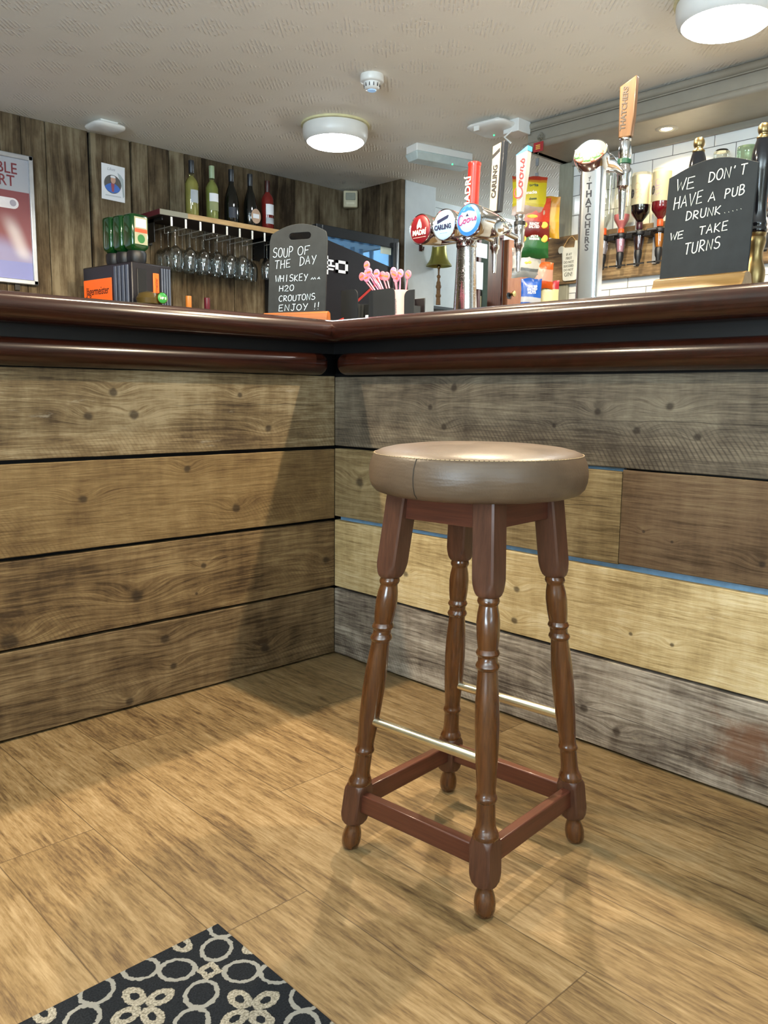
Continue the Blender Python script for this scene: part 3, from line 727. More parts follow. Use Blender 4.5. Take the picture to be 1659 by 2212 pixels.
cup = thing('paper_cup', 'blush pink cup of stirrers standing in the bar caddy', 'cup', (0.186, -0.108, BT+.0065))
obj('wall', MB().lathe([(.029, 0), (.0335, .098), (.0325, .098), (.028, .002), (0, .002)], 28, caps=False), M_cup, cup)
letters('lettering', 'DISCOVER', .012, frame((-.0305, -.012, .05), (0, .25, 1), (-1, 0, .03)) if False else FACE_W((-.0318, -.006, .048)) @ Matrix.Rotation(PI/2, 4, 'Z'), pm('grey_print', '#77706c', 0.6), cup, sx=.8)
M_pink = pm('pink_plastic', '#e0808e', 0.35, mottle=0.03)
M_pinkpale = pm('pale_pink_plastic', '#e58fae', 0.35, mottle=0.03)
M_goldprint = pm('orange_print', '#d9803a', 0.5)
def stirrer(mat):
    s = thing('drink_stirrer', 'pink stirrer with a round head in the bar caddy cup', 'stirrer', (0, 0, 0), group='pink stirrers in the caddy')
    obj('stem', MB().tube([(0, 0, 0), (0, 0, .165)], .0022, 8), mat, s)
    hd = obj('head', MB().lathe([(0, -.0022), (.0125, -.0022), (.0140, -.0008), (.0140, .0008), (.0125, .0022), (0, .0022)], 22, Matrix.Translation((0, 0, .178)) @ Matrix.Rotation(PI/2, 4, 'Y')), mat, s)
    obj('printed_band', MB().box(-.0028, -.0023, -.0085, .0085, .1755, .1805), M_goldprint, s, M=Matrix.Translation((0, 0, .178)) @ Matrix.Rotation(.5, 4, 'X') @ Matrix.Translation((0, 0, -.178)))
    return s
heads = [(800, 588), (806, 582), (815, 574), (811, 592), (828, 597), (838, 590), (855, 596), (865, 589), (877, 596), (885, 595), (897, 598), (820, 586), (846, 594), (871, 600)]
SP = [stirrer(M_pink), stirrer(M_pinkpale)]
HY = [.069, .055, .034, .046, .008, -.014, -.050, -.071, -.097, -.113, -.138, .022, -.030, -.085]
HZ = [1.246, 1.259, 1.278, 1.240, 1.232, 1.247, 1.236, 1.250, 1.236, 1.239, 1.234, 1.255, 1.240, 1.228]
for i in range(14):
    r = SP[i % 2] if i < 2 else dup(SP[i % 2])
    head = Vector((0.178 + 0.012*math.sin(i*2.1), HY[i]+.002, HZ[i]+.004)); 
    base = Vector((0.186 + 0.010*math.cos(i*1.7), -0.108 + (head.y+.108)*0.10, 0)); dvec = head - Vector((base.x, base.y, head.z-.16)); dvec.normalize()
    r.rotation_mode = 'QUATERNION'; r.rotation_quaternion = Vector((0, 0, 1)).rotation_difference(dvec)
    r.location = head - dvec*0.178
    r['label'] = ['pink stirrer with a round printed head standing in the caddy cup', 'paler pink stirrer with a round printed head standing in the caddy cup'][i % 2]
    r['group'] = ['pink stirrers in the caddy cup', 'pale pink stirrers in the caddy cup'][i % 2]
for i in range(9):
    yv = 0.055 - i*0.0165; top = 1.262 - 0.0012*i + 0.006*math.sin(i*2.3)
    s = obj('drinking_straw', MB().tube([(0.236, yv-.02*(i > 6), BT+.0065), (0.243, yv-.004+.006*math.sin(i), top)], .0026, 8), M_blackmat)
    tag(s, 'black straw standing behind the pink stirrers in the caddy', 'straw', 'black straws in the caddy')
M_redplastic = pm('red_plastic', '#b8352c', 0.35)
tag(obj('drinking_straw', MB().tube([(0.345, .185, BT+.002), (0.30, .035, BT+.125)], .0028, 8), M_redplastic), 'red straw leaning against the back of the bar caddy', 'straw')
tag(obj('drinking_straw', MB().tube([(.055, .083, BT+.003), (.085, .055, BT+.020)], .0035, 8), M_redplastic), 'short red stick lying behind the soup chalkboard foot', 'stick')

# ================================================================= BEER FONT WITH THREE TAPS
M_dialrim = M_chrome
def glow(name, col, power): return pm(name, col, 0.35, emit=col, power=power, mottle=0.02)
M_dial_red = glow('backlit_red', '#6b1018', 0.22)
M_dial_white = pm('backlit_ice_white', '#7f95a3', 0.35, emit='#cdeaff', power=0.62, mottle=0.01)
M_dial_blue = pm('backlit_blue', '#2a5f9c', 0.35, emit='#3f97ee', power=0.6, mottle=0.01)
M_navy = pm('navy_print', '#0c1740', 0.5)
M_red_print = pm('red_print', '#c4262f', 0.5)
M_magenta = pm('magenta_print', '#8f1f60', 0.5, emit='#a83a86', power=0.15)
M_creamprint = pm('cream_print', '#f0dfd0', 0.5, emit='#f0dfd0', power=0.35)
font = thing('beer_font', 'chrome T-shaped beer font with three backlit round badges and three taps', 'beer tap', (0.40, -0.105, BT))
colp = []
for i in range(13):
    t = i/12; zc = 0.285*t; ww = .0415 - .011*t + .003*(1-t)**3; dd = .034 - .006*t
    colp.append([(0.085 + dd*math.copysign(abs(math.cos(a))**0.75, math.cos(a)), -.015 + ww*math.copysign(abs(math.sin(a))**0.75, math.sin(a)), zc) for a in [2*PI*j/28 for j in range(28)]])
g = G('beaded_chrome'); x, y, z = g.obj(); vr = g.new('ShaderNodeTexVoronoi'); g.put(vr.inputs['Vector'], g.vec(x, y, z)); vr.inputs['Scale'].default_value = 190
g.set(color='#d5d8dc', metal=1.0, rough=0.13); g.bump(g.step(V(g, vr.outputs['Distance']), 0.42, 0.0)*g.step(z, 0.02, 0.2), 0.25, 0.0015); M_wetchrome = g.mat
obj('column', MB().loft(colp), M_wetchrome, font, sharp=60)
obj('manifold', MB().lathe([(.018, -.150), (.028, -.148), (.031, -.141), (.032, -.07), (.032, .07), (.031, .141), (.028, .148), (.018, .150)], 32, Matrix.Translation((.085, -.005, .325)) @ Matrix.Rotation(PI/2, 4, 'X')), M_chrome, font, sharp=60)
obj('manifold_collar', MB().lathe([(.030, .272), (.035, .276), (.035, .292), (.028, .302)], 32, Matrix.Translation((.085, -.015, 0))), M_chrome, font)
def dial(par, M, R, face, rim=M_chrome):
    d = obj('badge', MB().lathe([(0, 0), (R*.97, 0), (R*.97, .0035), (R*.9, .006), (R*.5, .0085), (0, .0095)], 40, M), face, par, sharp=60)
    obj('badge_rim', MB().lathe([(R*.97, -.022), (R*1.05, -.020), (R*1.06, .002), (R*1.02, .0055), (R*.965, .0035)], 40, M, caps=False), rim, par, sharp=50)
    return d
def page(Mb, dx, dy, h=.0100): return Mb @ Matrix.Translation((dx, dy, h))
rows = [('madri', .110), ('carling', 0.0), ('coors', -.108)]
TAPX = 0.255
def tap_valve(par, y0, z0, handle_mesh, handle_mat, band=M_black):
    t = obj('tap', MB().lathe([(.0, -.135), (.006, -.134), (.0075, -.12), (.010, -.07), (.012, -.055), (.0165, -.05), (.018, -.035), (.018, .0), (.0195, .004), (.0195, .020), (.016, .024), (.0155, .045), (.0185, .05), (.0185, .055)], 24, Matrix.Translation((TAPX, y0, z0))), M_chrome, par, sharp=40)
    obj('tap_band', MB().lathe([(.0190, .021), (.0202, .022), (.0202, .033), (.0190, .034)], 24, Matrix.Translation((TAPX, y0, z0)), caps=False), band, t)
    obj('shank', MB().tube([(.17, y0, z0-.012), (TAPX-.01, y0, z0-.022)], .010, 14), M_chrome, t)
    return t
for nm, yd in rows:
    zb = .338
    Mb = frame((-.01, yd, zb), (0, -1, 0), (0, .0, 1)) 
    body = [(.047, .012), (.0505, .0), (.0505, -.02), (.049, -.05), (.045, -.085), (.038, -.12), (.029, -.15), (.020, -.172), (.0165, -.18), (.0165, -.192), (.013, -.195)]
    bo = obj('tap_body', MB().lathe([(r*.98, h_) for r, h_ in body], 36, Mb @ Matrix.Translation((0, 0, -.012))), M_chrome, font, sharp=60)
    obj('collar_nut', MB().lathe([(.018, -.196), (.0225, -.198), (.0225, -.206), (.018, -.208)], 18, Mb @ Matrix.Translation((0, 0, 0.01))), M_chrome, bo)
    if nm == 'madri':
        d = dial(font, Mb, .0485, M_dial_red); d['label'] = 'red backlit badge lettered MADRI'
        letters('lettering', 'MADRÍ', .0235, page(Mb, .001, -.013), M_creamprint, d, sx=.88, bold=.0007)
        obj('figure_print', MB().prism([(-.010, -.001), (-.011, .010), (-.006, .022), (-.001, .031), (.004, .032), (.006, .025), (.010, .018), (.012, .006), (.009, -.001), (.002, .006)], .0095, .0102, Mb), pm('grey_print', '#c9bfb4', 0.5), d)
        obj('print_line', MB().box(-.030, .030, -.0283, -.0275, .0075, .0082, Mb), M_creamprint, d)
    elif nm == 'carling':
        d = dial(font, Mb, .0485, M_dial_white); d['label'] = 'white backlit badge lettered CARLING with a navy flash'
        letters('lettering', 'CARLING', .0215, page(Mb, -.001, -.009), M_navy, d, sx=.82, bold=.0010)
        obj('flash_print', MB().prism([(-.026, .004), (-.026, .015), (.022, .028), (.026, .026), (.020, .017)], .0092, .0099, Mb), M_navy, d)
        obj('print_line', MB().box(-.016, .018, -.0283, -.0275, .0075, .0082, Mb), M_dial_blue, d)
    else:
        d = dial(font, Mb, .0500, M_dial_white); d['label'] = 'white and blue backlit badge with Coors script'
        ringp = MB(); ringp.lathe([(.0385, .0078), (.0488, .0044), (.0490, .0050), (.0385, .0086)], 40, Mb, caps=False); obj('blue_border', ringp, M_dial_blue, d)
        obj('mountain_print', MB().prism([(-.030, .030), (-.016, .030), (-.004, .042), (.004, .036), (.012, .040), (.024, .030), (.028, .022), (.012, .027), (.0, .029), (-.012, .025), (-.024, .026)], .0070, .0086, Mb), M_dial_blue, d)
        obj('peak_print', MB().prism([(-.009, .011), (.004, .011), (-.002, .020)], .0094, .0101, Mb), M_navy, d)
        pen_words('lettering', [('c', -.039, -.014, -.022, -.012, .026), ('oo', -.020, -.011, .012, -.007, .017), ('rs', .012, -.007, .042, -.004, .017)], M_magenta, d, page(Mb, 0, 0, .0098), .0020, .0006, 0)
# tap handles
M_handle_red = pm('gloss_red', '#b3221c', 0.25, coat=0.3)
M_handle_ivory = pm('ivory_enamel', '#a89b88', 0.4)
M_handle_dark = pm('dark_gloss', '#23262b', 0.2)
M_handle_silver = pm('silver_enamel', '#8e8b89', 0.4)
M_sky = pm('sky_blue_print', '#3f8fdc', 0.35)
zt = .338 + .065
def TM(y0, tilt=0.04): return Matrix.Translation((TAPX, y0, zt)) @ Matrix.Rotation(tilt, 4, 'Y')
t = tap_valve(font, .110, .338+.005, None, None)
h1 = obj('tap_handle', MB().lathe([(.012, 0), (.0205, .004), (.0215, .012), (.0225, .19), (.0235, .194), (.0245, .197), (.0245, .203), (.021, .205), (.019, .199), (0, .199)], 32, TM(.110)), M_handle_red, t)
letters('handle_lettering', 'MADRÍ', .034, TM(.110) @ FACE_W((-.0226, .0065, .095)) @ Matrix.Rotation(PI/2, 4, 'Z'), M_creamprint, t, sx=1.15, bold=.0005)
t = tap_valve(font, 0.0, .338+.005, None, None)
M = TM(0.0)
obj('tap_handle', MB().loft([[(-.011, -.022, .015), (.011, -.022, .015), (.011, .018, .015), (-.011, .018, .015)], [(-.012, -.031, .252), (.012, -.031, .252), (.012, .016, .240), (-.012, .016, .240)]], M), M_handle_dark, t, bevel=.0015)
obj('handle_face', MB().loft([[(-.0135, -.012, .017), (-.0112, -.012, .017), (-.0112, .018, .017), (-.0135, .018, .017)], [(-.0145, -.018, .246), (-.0121, -.018, .246), (-.0121, .016, .239), (-.0145, .016, .239)]], M), M_handle_ivory, t)
obj('flash_print', MB().loft([[(-.0147, -.0165, .216), (-.0139, -.0165, .216), (-.0139, .016, .196), (-.0147, .016, .196)], [(-.0147, -.0165, .230), (-.0139, -.0165, .230), (-.0139, .016, .210), (-.0147, .016, .210)]], M), M_ink, t)
letters('handle_lettering', 'CARLING', .027, M @ FACE_W((-.01465, .0005, .118)) @ Matrix.Rotation(PI/2 - .02, 4, 'Z'), M_ink, t, sx=.98, bold=.0010)
t = tap_valve(font, -.108, .338-.0, None, None)
M = TM(-.108)
obj('tap_handle', MB().loft([[(-.008, -.010, 0), (.008, -.010, 0), (.008, .010, 0), (-.008, .010, 0)], [(-.010, -.013, .05), (.010, -.013, .05), (.010, .012, .05), (-.010, .012, .05)], [(-.012, -.021, .13), (.012, -.021, .13), (.012, .018, .13), (-.012, .018, .13)], [(-.012, -.026, .212), (.012, -.026, .212), (.012, .022, .190), (-.012, .022, .190)]], M), M_handle_silver, t, bevel=.0012)
obj('blue_cap', MB().loft([[(-.0126, -.0265, .198), (.0126, -.0265, .198), (.0126, .0222, .189), (-.0126, .0222, .189)], [(-.0126, -.0265, .2135), (.0126, -.0265, .2135), (.0126, .0222, .1905), (-.0126, .0222, .1905)]], M), M_sky, t)
Mp = M @ FACE_W((-.0131, .0, .045)) @ Matrix.Rotation(PI/2 - .05, 4, 'Z')
pen_words('handle_lettering', [('c', 0, -.013, .034, -.013, .031), ('oo', .036, -.011, .088, -.011, .024), ('rs', .088, -.011, .138, -.011, .026)], M_red_print, t, Mp, .0026, .0007, 0)

# ================================================================= CIDER FONT
M_goldwood = turned_wood('honey_wood', '#3f2812', '#5c4020', 0.4, 0.2, 40)
cid = thing('cider_font', 'tall square chrome cider font with tilted round badge and honey wood handle', 'beer tap', (0.42, -0.652, BT), math.radians(11))
rc = []
for zc, wy, wx, sh in ((0, .0330, .026, 0), (.36, .0320, .025, 0), (.40, .0325, .025, -.001), (.425, .031, .023, -.004)):
    rc.append([(sh + wx*math.copysign(abs(math.cos(a))**0.35, math.cos(a)), wy*math.copysign(abs(math.sin(a))**0.35, math.sin(a)), zc) for a in [2*PI*j/40 for j in range(40)]])
M_softchrome = pm('satin_chrome', '#cfd3d9', 0.20, metal=1.0, mottle=0.02)
obj('column', MB().loft(rc), M_softchrome, cid, sharp=50)
M_letter_dark = pm('engraved_dark', '#10131c', 0.6)
for i, ch in enumerate('THATCHERS'):
    letters('lettering', ch, .0255, FACE_W((-.0255, .002, .370 - i*.0212)), M_letter_dark, cid, bold=.0006)
obj('leaf_mark', MB().tube([(-.0253, .002, .384), (-.0253, .002, .392), (-.0253, -.002, .398)], .0011, 6).tube([(-.0253, -.002, .392), (-.0253, .005, .394)], .0010, 6), M_letter_dark, cid)
dn = Vector((-.84, -.06, .54)).normalized(); dx_ = Vector((0, 0, 1)).cross(dn).normalized()
Mb = frame((-.020, .004, .462), tuple(dx_), tuple(dn.cross(dx_)))
obj('badge_drum', MB().lathe([(.020, -.050), (.040, -.046), (.0465, -.040), (.0475, -.002), (.0475, .004)], 40, Mb), M_chrome, cid)
M_dial_yel = pm('backlit_yellow', '#8f8f52', 0.35, emit='#f2f0a0', power=0.75, mottle=0.02)
d = dial(cid, Mb, .0465, M_dial_yel); d['label'] = 'glowing yellow badge with green trees at its lower edge'
M_leaf = pm('green_print', '#2c6d33', 0.5, emit='#2f8f3c', power=0.15); M_terra = pm('terracotta_print', '#7c3f26', 0.5)
for q, a in enumerate((188, 204, 220, 238, 256, 274, 292, 310, 326, 342)):
    r_ = .0335 + .005*math.sin(q*2.4); obj('tree_print', MB().sphere((r_*math.cos(math.radians(a)), r_*math.sin(math.radians(a)), .0072), .0070 + .002*(q % 2), 10, Mb, sz=.25), M_leaf if q % 3 else M_terra, d)
obj('ground_print', MB().tube([(.0435*math.cos(math.radians(a)), .0435*math.sin(math.radians(a)), .0052) for a in range(200, 341, 10)], .0018, 6, Mb), M_terra, d)
yT = .0
# rounded neck that runs back from the drum and tapers to the tap
neck = []
for t_, px, pz, rr in ((0, .0, .440, .030), (.25, .045, .452, .033), (.5, .095, .462, .030), (.75, .145, .466, .021), (.9, .185, .464, .014), (1.0, .228, .462, .012)):
    neck.append([(px, rr*.8*math.cos(a), pz + rr*math.sin(a)) for a in [2*PI*j/24 for j in range(24)]])
obj('tap_arm', MB().loft(neck), M_chrome, cid, sharp=60)
t = obj('tap', MB().lathe([(.0, -.145), (.0075, -.144), (.009, -.13), (.0135, -.065), (.015, -.05), (.020, -.045), (.020, -.02), (.022, -.01), (.022, .006), (.018, .012), (.0185, .024), (.0185, .045), (.021, .05), (.016, .088), (.0175, .090), (.0175, .096)], 24, Matrix.Translation((.243, yT, .468))), M_chrome, cid, sharp=40)
obj('tap_band', MB().lathe([(.0195, .020), (.0215, .022), (.0215, .034), (.0195, .036)], 24, Matrix.Translation((.243, yT, .468)), caps=False), pm('dark_green', '#123d2c', 0.35), t)
M = Matrix.Translation((.243, yT, .566)) @ Matrix.Rotation(.04, 4, 'Y')
obj('tap_handle', MB().loft([[(-.012, -.021, 0), (.012, -.021, 0), (.012, .019, 0), (-.012, .019, 0)], [(-.012, -.026, .06), (.012, -.026, .06), (.012, .021, .06), (-.012, .021, .06)], [(-.012, -.0275, .178), (.012, -.0275, .178), (.012, .024, .152), (-.012, .024, .152)]], M), M_goldwood, t, bevel=.003)
letters('handle_lettering', 'THATCHERS', .0225, M @ FACE_W((-.0126, .0045, .085)) @ Matrix.Rotation(PI/2 - .03, 4, 'Z'), pm('branded_brown', '#1f1207', 0.6), t, sx=1.02, bold=.0006)

# ================================================================= HAND PUMPS
M_pumpblack = pm('gloss_black_lacquer', '#0b0c12', 0.10, coat=0.5)
M_agedbrass = pm('aged_brass', '#8f7c55', 0.34, metal=1.0, mottle=0.10, scale=30)
def hand_pump(label, loc):
    p = thing('hand_pump', label, 'beer pump', loc, 0, 'hand pumps on the right arm')
    obj('base', MB().lathe([(.026, 0), (.028, .004), (.028, .016), (.0205, .022), (.0195, .036), (.0220, .046), (.0248, .056), (.0260, .070), (.0252, .082), (.0215, .095), (.0185, .104), (.0172, .114), (.0175, .126), (.0200, .138), (.0222, .148), (.0218, .156), (.0195, .161), (.0215, .165), (.0222, .170)], 36), M_agedbrass, p, sharp=50)
    obj('handle', MB().lathe([(.0218, .170), (.0236, .172), (.0240, .177), (.0222, .182), (.0212, .185), (.0226, .189), (.0218, .194), (.0200, .200), (.0188, .220), (.0192, .245), (.0210, .280), (.0228, .310), (.0238, .332), (.0234, .346), (.0214, .360), (.0180, .374), (.0140, .387)], 36), M_pumpblack, p, sharp=50)
    obj('knob', MB().lathe([(.0142, .386), (.0152, .388), (.0150, .391), (.0112, .394), (.0100, .397), (.0118, .400), (.0134, .4045), (.0138, .4095), (.0130, .4145), (.0108, .4190), (.0070, .4220), (.003, .4232), (0, .4234)], 28), M_agedbrass, p, sharp=60)
    return p
hp = hand_pump('black and brass hand pump standing clear to the right of the arched chalkboard', (.35, -1.160, BT))
dup(hp, 'black and brass hand pump hidden behind the arched chalkboard, only its knob showing', (.35, -1.000, BT))
# ================================================================= BACK COUNTER, LEFT BACK BAR
M_counter = turned_wood('dark_counter_wood', '#20130c', '#3a2416', 0.4, 0.2, 30, 0)
CT = 1.0
bc = thing('back_counter', 'dark wooden back counter under the plank wall', 'counter', (0, 0, 0))
obj('worktop', MB().box(-2.6, 1.36, 1.78, 2.385, CT-.04, CT), M_counter, bc, bevel=.003)
obj('cabinet', MB().box(-2.58, 1.34, 1.82, 2.385, 0, CT-.04), M_black, bc)

# drinks machine with three upturned bottles
M_machine = pm('black_machine', '#17141a', 0.38); M_rib = pm('blue_grey_rib', '#4a5466', 0.4)
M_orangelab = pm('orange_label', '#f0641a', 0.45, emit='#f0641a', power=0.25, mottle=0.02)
JZ = CT
jm = thing('drinks_machine', 'black ribbed shot dispenser with orange labels carrying upturned green bottles', 'drinks machine', (0.231, 1.80, JZ), math.radians(8))
JH = .490
def rib_face(mb_, x0, x1, n, along):
    for i in range(n):
        c = x0 + (x1-x0)*(i+.5)/n; w_ = (x1-x0)/n*.30
        if along == 'x': mb_.box(c-w_, c+w_, -.008, .0, .02, JH-.015)
        else: mb_.box(-.008, .0, c-w_, c+w_, .02, JH-.015)
obj('housing', MB().box(0, .235, 0, .42, 0, JH), M_machine, jm, bevel=.006)
r_ = MB(); rib_face(r_, .015, .145, 4, 'y'); rib_face(r_, .168, .228, 4, 'x'); obj('cooling_ribs', r_, M_rib, jm, bevel=.002)
obj('front_recess', MB().box(.03, .085, -.004, .001, .10, JH-.03), M_black, jm, bevel=.002)
lb = obj('side_label', MB().box(-.004, 0.0, .165, .41, .30, .425), M_orangelab, jm, bevel=.002)
M_jtext = pm('dark_brown_print', '#3a1a10', 0.6)
letters('lettering', 'Jägermeister', .056, FACE_W((-.0045, .287, .366)), M_jtext, lb, sx=.70, bold=.0004)
lb2 = obj('front_label', MB().box(.122, .157, -.006, .001, .305, .447), M_orangelab, jm, bevel=.004)
letters('lettering', 'Jägermeister', .026, FACE_S((.1395, -.0065, .375)) @ Matrix.Rotation(PI/2, 4, 'Z'), M_jtext, lb2, sx=.75)
M_greenglass = pm('deep_green_glass', '#0b3a16', 0.08, spec=0.6, coat=0.4)
M_labelcream = pm('cream_label', '#a9a88a', 0.6)
M_redorange = pm('red_orange_print', '#c9562c', 0.5)
def shot_bottle():
    b = thing('liqueur_bottle', 'x', 'bottle', group='green bottles on the drinks machine')
    obj('holder', MB().lathe([(.020, 0), (.040, .004), (.046, .02), (.048, .05), (.044, .062), (.030, .064)], 20), M_blackmat, b)
    sq = []
    for zz, s_, ex in ((.052, .020, .9), (.064, .030, .6), (.078, .0415, .4), (.090, .0435, .35), (.225, .0440, .35), (.233, .042, .4), (.236, .038, .5)):
        sq.append([(s_*1.18*math.copysign(abs(math.cos(a))**ex, math.cos(a)), s_*.9*math.copysign(abs(math.sin(a))**ex, math.sin(a)), zz) for a in [2*PI*j/36 for j in range(36)]])
    obj('glass', MB().loft(sq), M_greenglass, b, sharp=50)
    l = obj('label', MB().box(-.037, .037, -.0412, -.0400, .092, .222), M_labelcream, b)
    obj('red_band', MB().box(-.036, .036, -.0418, -.0410, .148, .166), M_redorange, l)
    obj('stag_roundel', MB().lathe([(0, 0), (.021, 0), (.021, .0008), (0, .0008)], 24, FACE_S((0, -.0412, .119))), M_leaf, l)
    obj('pale_panel', MB().box(-.030, .030, -.0418, -.0410, .172, .214), M_paper, l)
    return b
sb = shot_bottle()
jl = [(.086, .075, 'green square bottle upturned on the drinks machine, nearest with its label facing front'), (.080, .157, 'green square bottle upturned on the drinks machine, middle of the three'), (.075, .239, 'green square bottle upturned on the drinks machine, farthest back of the three')]
Mj = Matrix.Translation((0.231, 1.80, 0)) @ Matrix.Rotation(math.radians(8), 4, 'Z')
for i, (a, b, lab) in enumerate(jl):
    P_ = Mj @ Vector((a, b, JZ + JH)); r = sb if i == 0 else dup(sb); r.location = P_; r.rotation_euler = (0, 0, math.radians(8)); r['label'] = lab
# round green badge lamp and two bottle necks in front of it
bd = thing('green_badge_tap', 'small dark tap with a round green badge in front of the drinks machine', 'beer tap', (.300, 1.70, CT))
obj('stem', MB().lathe([(.035, -.0), (.035, .01), (.02, .02), (.018, .28), (.022, .30)], 20), M_counter, bd)
obj('body', MB().lathe([(.02, .27), (.055, .285), (.06, .31), (.045, .335), (.01, .345)], 24, Matrix.Translation((-.02, .03, 0))), pm('olive_gloss', '#4a3d1c', 0.3), bd)
d = dial(bd, FACE_S((.02, -.03, .312)), .026, pm('badge_green', '#2f8a3c', 0.4), M_brass)
letters('lettering', 'HP S', .016, FACE_S((.02, -.0402, .310)), M_creamprint, d, bold=.0004)
def bottle(name, label, group, prof, seg=28): pass

def wine_bottle(label, mats, shoulder, loc, Ht=.30, R=.0375, capmat=None, labels=(), group='wine bottles on the rack shelf', liquid=None, name='wine_bottle'):
    b = thing(name, label, 'wine bottle', loc, 0, group)
    if shoulder == 'bordeaux': pr_ = [(0, .002), (R*.9, 0), (R, .006), (R, .185), (R*.97, .198), (R*.80, .213), (.0165, .230), (.0140, .242), (.0138, Ht-.022), (.0155, Ht-.020), (.0155, Ht-.014), (.0142, Ht-.012), (.0142, Ht)]
    else: pr_ = [(0, .002), (R*.9, 0), (R, .006), (R, .125), (R*.95, .150), (R*.80, .180), (R*.60, .206), (.0170, .228), (.0145, .245), (.0140, Ht-.022), (.0155, Ht-.020), (.0155, Ht-.014), (.0142, Ht-.012), (.0142, Ht)]
    obj('glass', MB().lathe(pr_, 28), mats, b, sharp=60)
    if liquid: obj('wine', MB().lathe([(0, .006), (R*.92, .006), (R*.92, .19 if shoulder == 'bordeaux' else .15), (R*.70, .212), (.010, .235), (0, .236)], 24), liquid, b)
    obj('capsule', MB().lathe([(.0148, Ht-.068), (.0158, Ht-.066), (.0160, Ht+.0005), (.0140, Ht+.002), (0, Ht+.002)], 22), capmat, b)
    for z0, z1, a0, a1, m in labels:
        rr = R + .0006; n_ = 14; v, f = [], []
        for i in range(n_+1):
            a = math.radians(a0 + (a1-a0)*i/n_); v += [(rr*math.cos(a), rr*math.sin(a), z0), (rr*math.cos(a), rr*math.sin(a), z1)]
        for i in range(n_): f.append((2*i, 2*i+2, 2*i+3, 2*i+1))
        obj('label', MB().raw(v, f), m, b)
    return b
M_paleglass = thin_glass('pale_clear_glass', '#e9eccb', 0.06)
M_palewine = pm('white_wine', '#a8a070', 0.25, spec=0.4); M_palewine2 = pm('greenish_wine', '#949a6c', 0.25, spec=0.4)
M_darkglass = pm('near_black_glass', '#0a0d0a', 0.08, coat=0.5); M_roseglass = pm('dark_rose_wine', '#6e1f1a', 0.10, coat=0.4)
M_capdark = pm('black_foil', '#191c22', 0.35); M_capgreen = pm('pale_green_foil', '#93a682', 0.4); M_caporange = pm('orange_foil', '#c47a36', 0.35); M_capwine = pm('wine_red_foil', '#571522', 0.35)
M_greylabel = pm('grey_label', '#aab0b4', 0.6); M_greenlabel = pm('olive_label', '#8d9364', 0.6); M_pinklabel = pm('blush_label', '#b99a82', 0.6); M_navylabel = pm('navy_label', '#1c2230', 0.5)
tag_b = wine_bottle('bottle neck with orange foil standing on the back counter', M_darkglass, 'bordeaux', (.60, 1.90, CT), .362, .0375, M_caporange, group=None, name='bottle')
wine_bottle('bottle neck with wine red foil standing on the back counter', M_darkglass, 'bordeaux', (.712, 1.90, CT), .362, .0375, M_capwine, group=None, name='bottle')

# ---- wall shelf with hanging glass rack
M_shelfwood = turned_wood('raw_shelf_edge', '#a88552', '#c9a674', 0.55, 0.05, 40, 0); M_maroon = pm('maroon_paint', '#5a1620', 0.45)
g = G('painted_plank_shelf'); x, y, z = g.obj()
n = g.noise(g.vec(x*8, y*40, z*40), 1.0, 4)
edge = g.ramp(n, [(0.3, '#a37f4e'), (0.7, '#c3a06c')])
col = g.mix(g.step(x, 0.176, 0.17), edge, '#8d8a78'); col = g.mix(g.step(x, 0.004, 0.002), col, '#5a1620'); col = g.mix(g.step(z, 0.004, 0.002), col, '#2a1c14')
g.set(color=col, rough=0.55); M_shelf = g.mat
sh = thing('bottle_shelf', 'thick wall shelf with maroon end and a glass rack below, on the plank wall', 'shelf', (.582, 2.15, 1.810))
obj('board', MB().box(0, .838, 0, .245, 0, .031), M_shelf, sh, bevel=.0015)
for bx in (.03, .77):
    br = obj('bracket', MB().box(bx, bx+.006, .12, .245, -.125, 0).box(bx, bx+.05, .235, .245, -.125, 0).box(bx-.0, bx+.006, .03, .245, -.02, 0), M_black, sh, bevel=.001)
    for zz in (-.02, -.055, -.09, -.115): obj('screw', MB().sphere((bx+.003, .23, zz), .004, 8).sphere((bx+.028, .2345, zz), .004, 8), M_steel, br)
M_wire = pm('white_wire', '#cfcfca', 0.3, metal=0.6)
chx = [.070, .158, .250, .335, .425, .512, .600, .688, .775]
for cx in chx:
    obj('rack_channel', MB().tube([(cx, .004, -.002), (cx, .004, -.050)], .0034, 8).tube([(cx+.006, .004, -.002), (cx+.006, .004, -.050)], .0034, 8).tube([(cx, .004, -.049), (cx, .235, -.049), (cx, .235, -.002)], .0016, 6).tube([(cx+.006, .004, -.049), (cx+.006, .235, -.049)], .0016, 6), M_wire, sh)
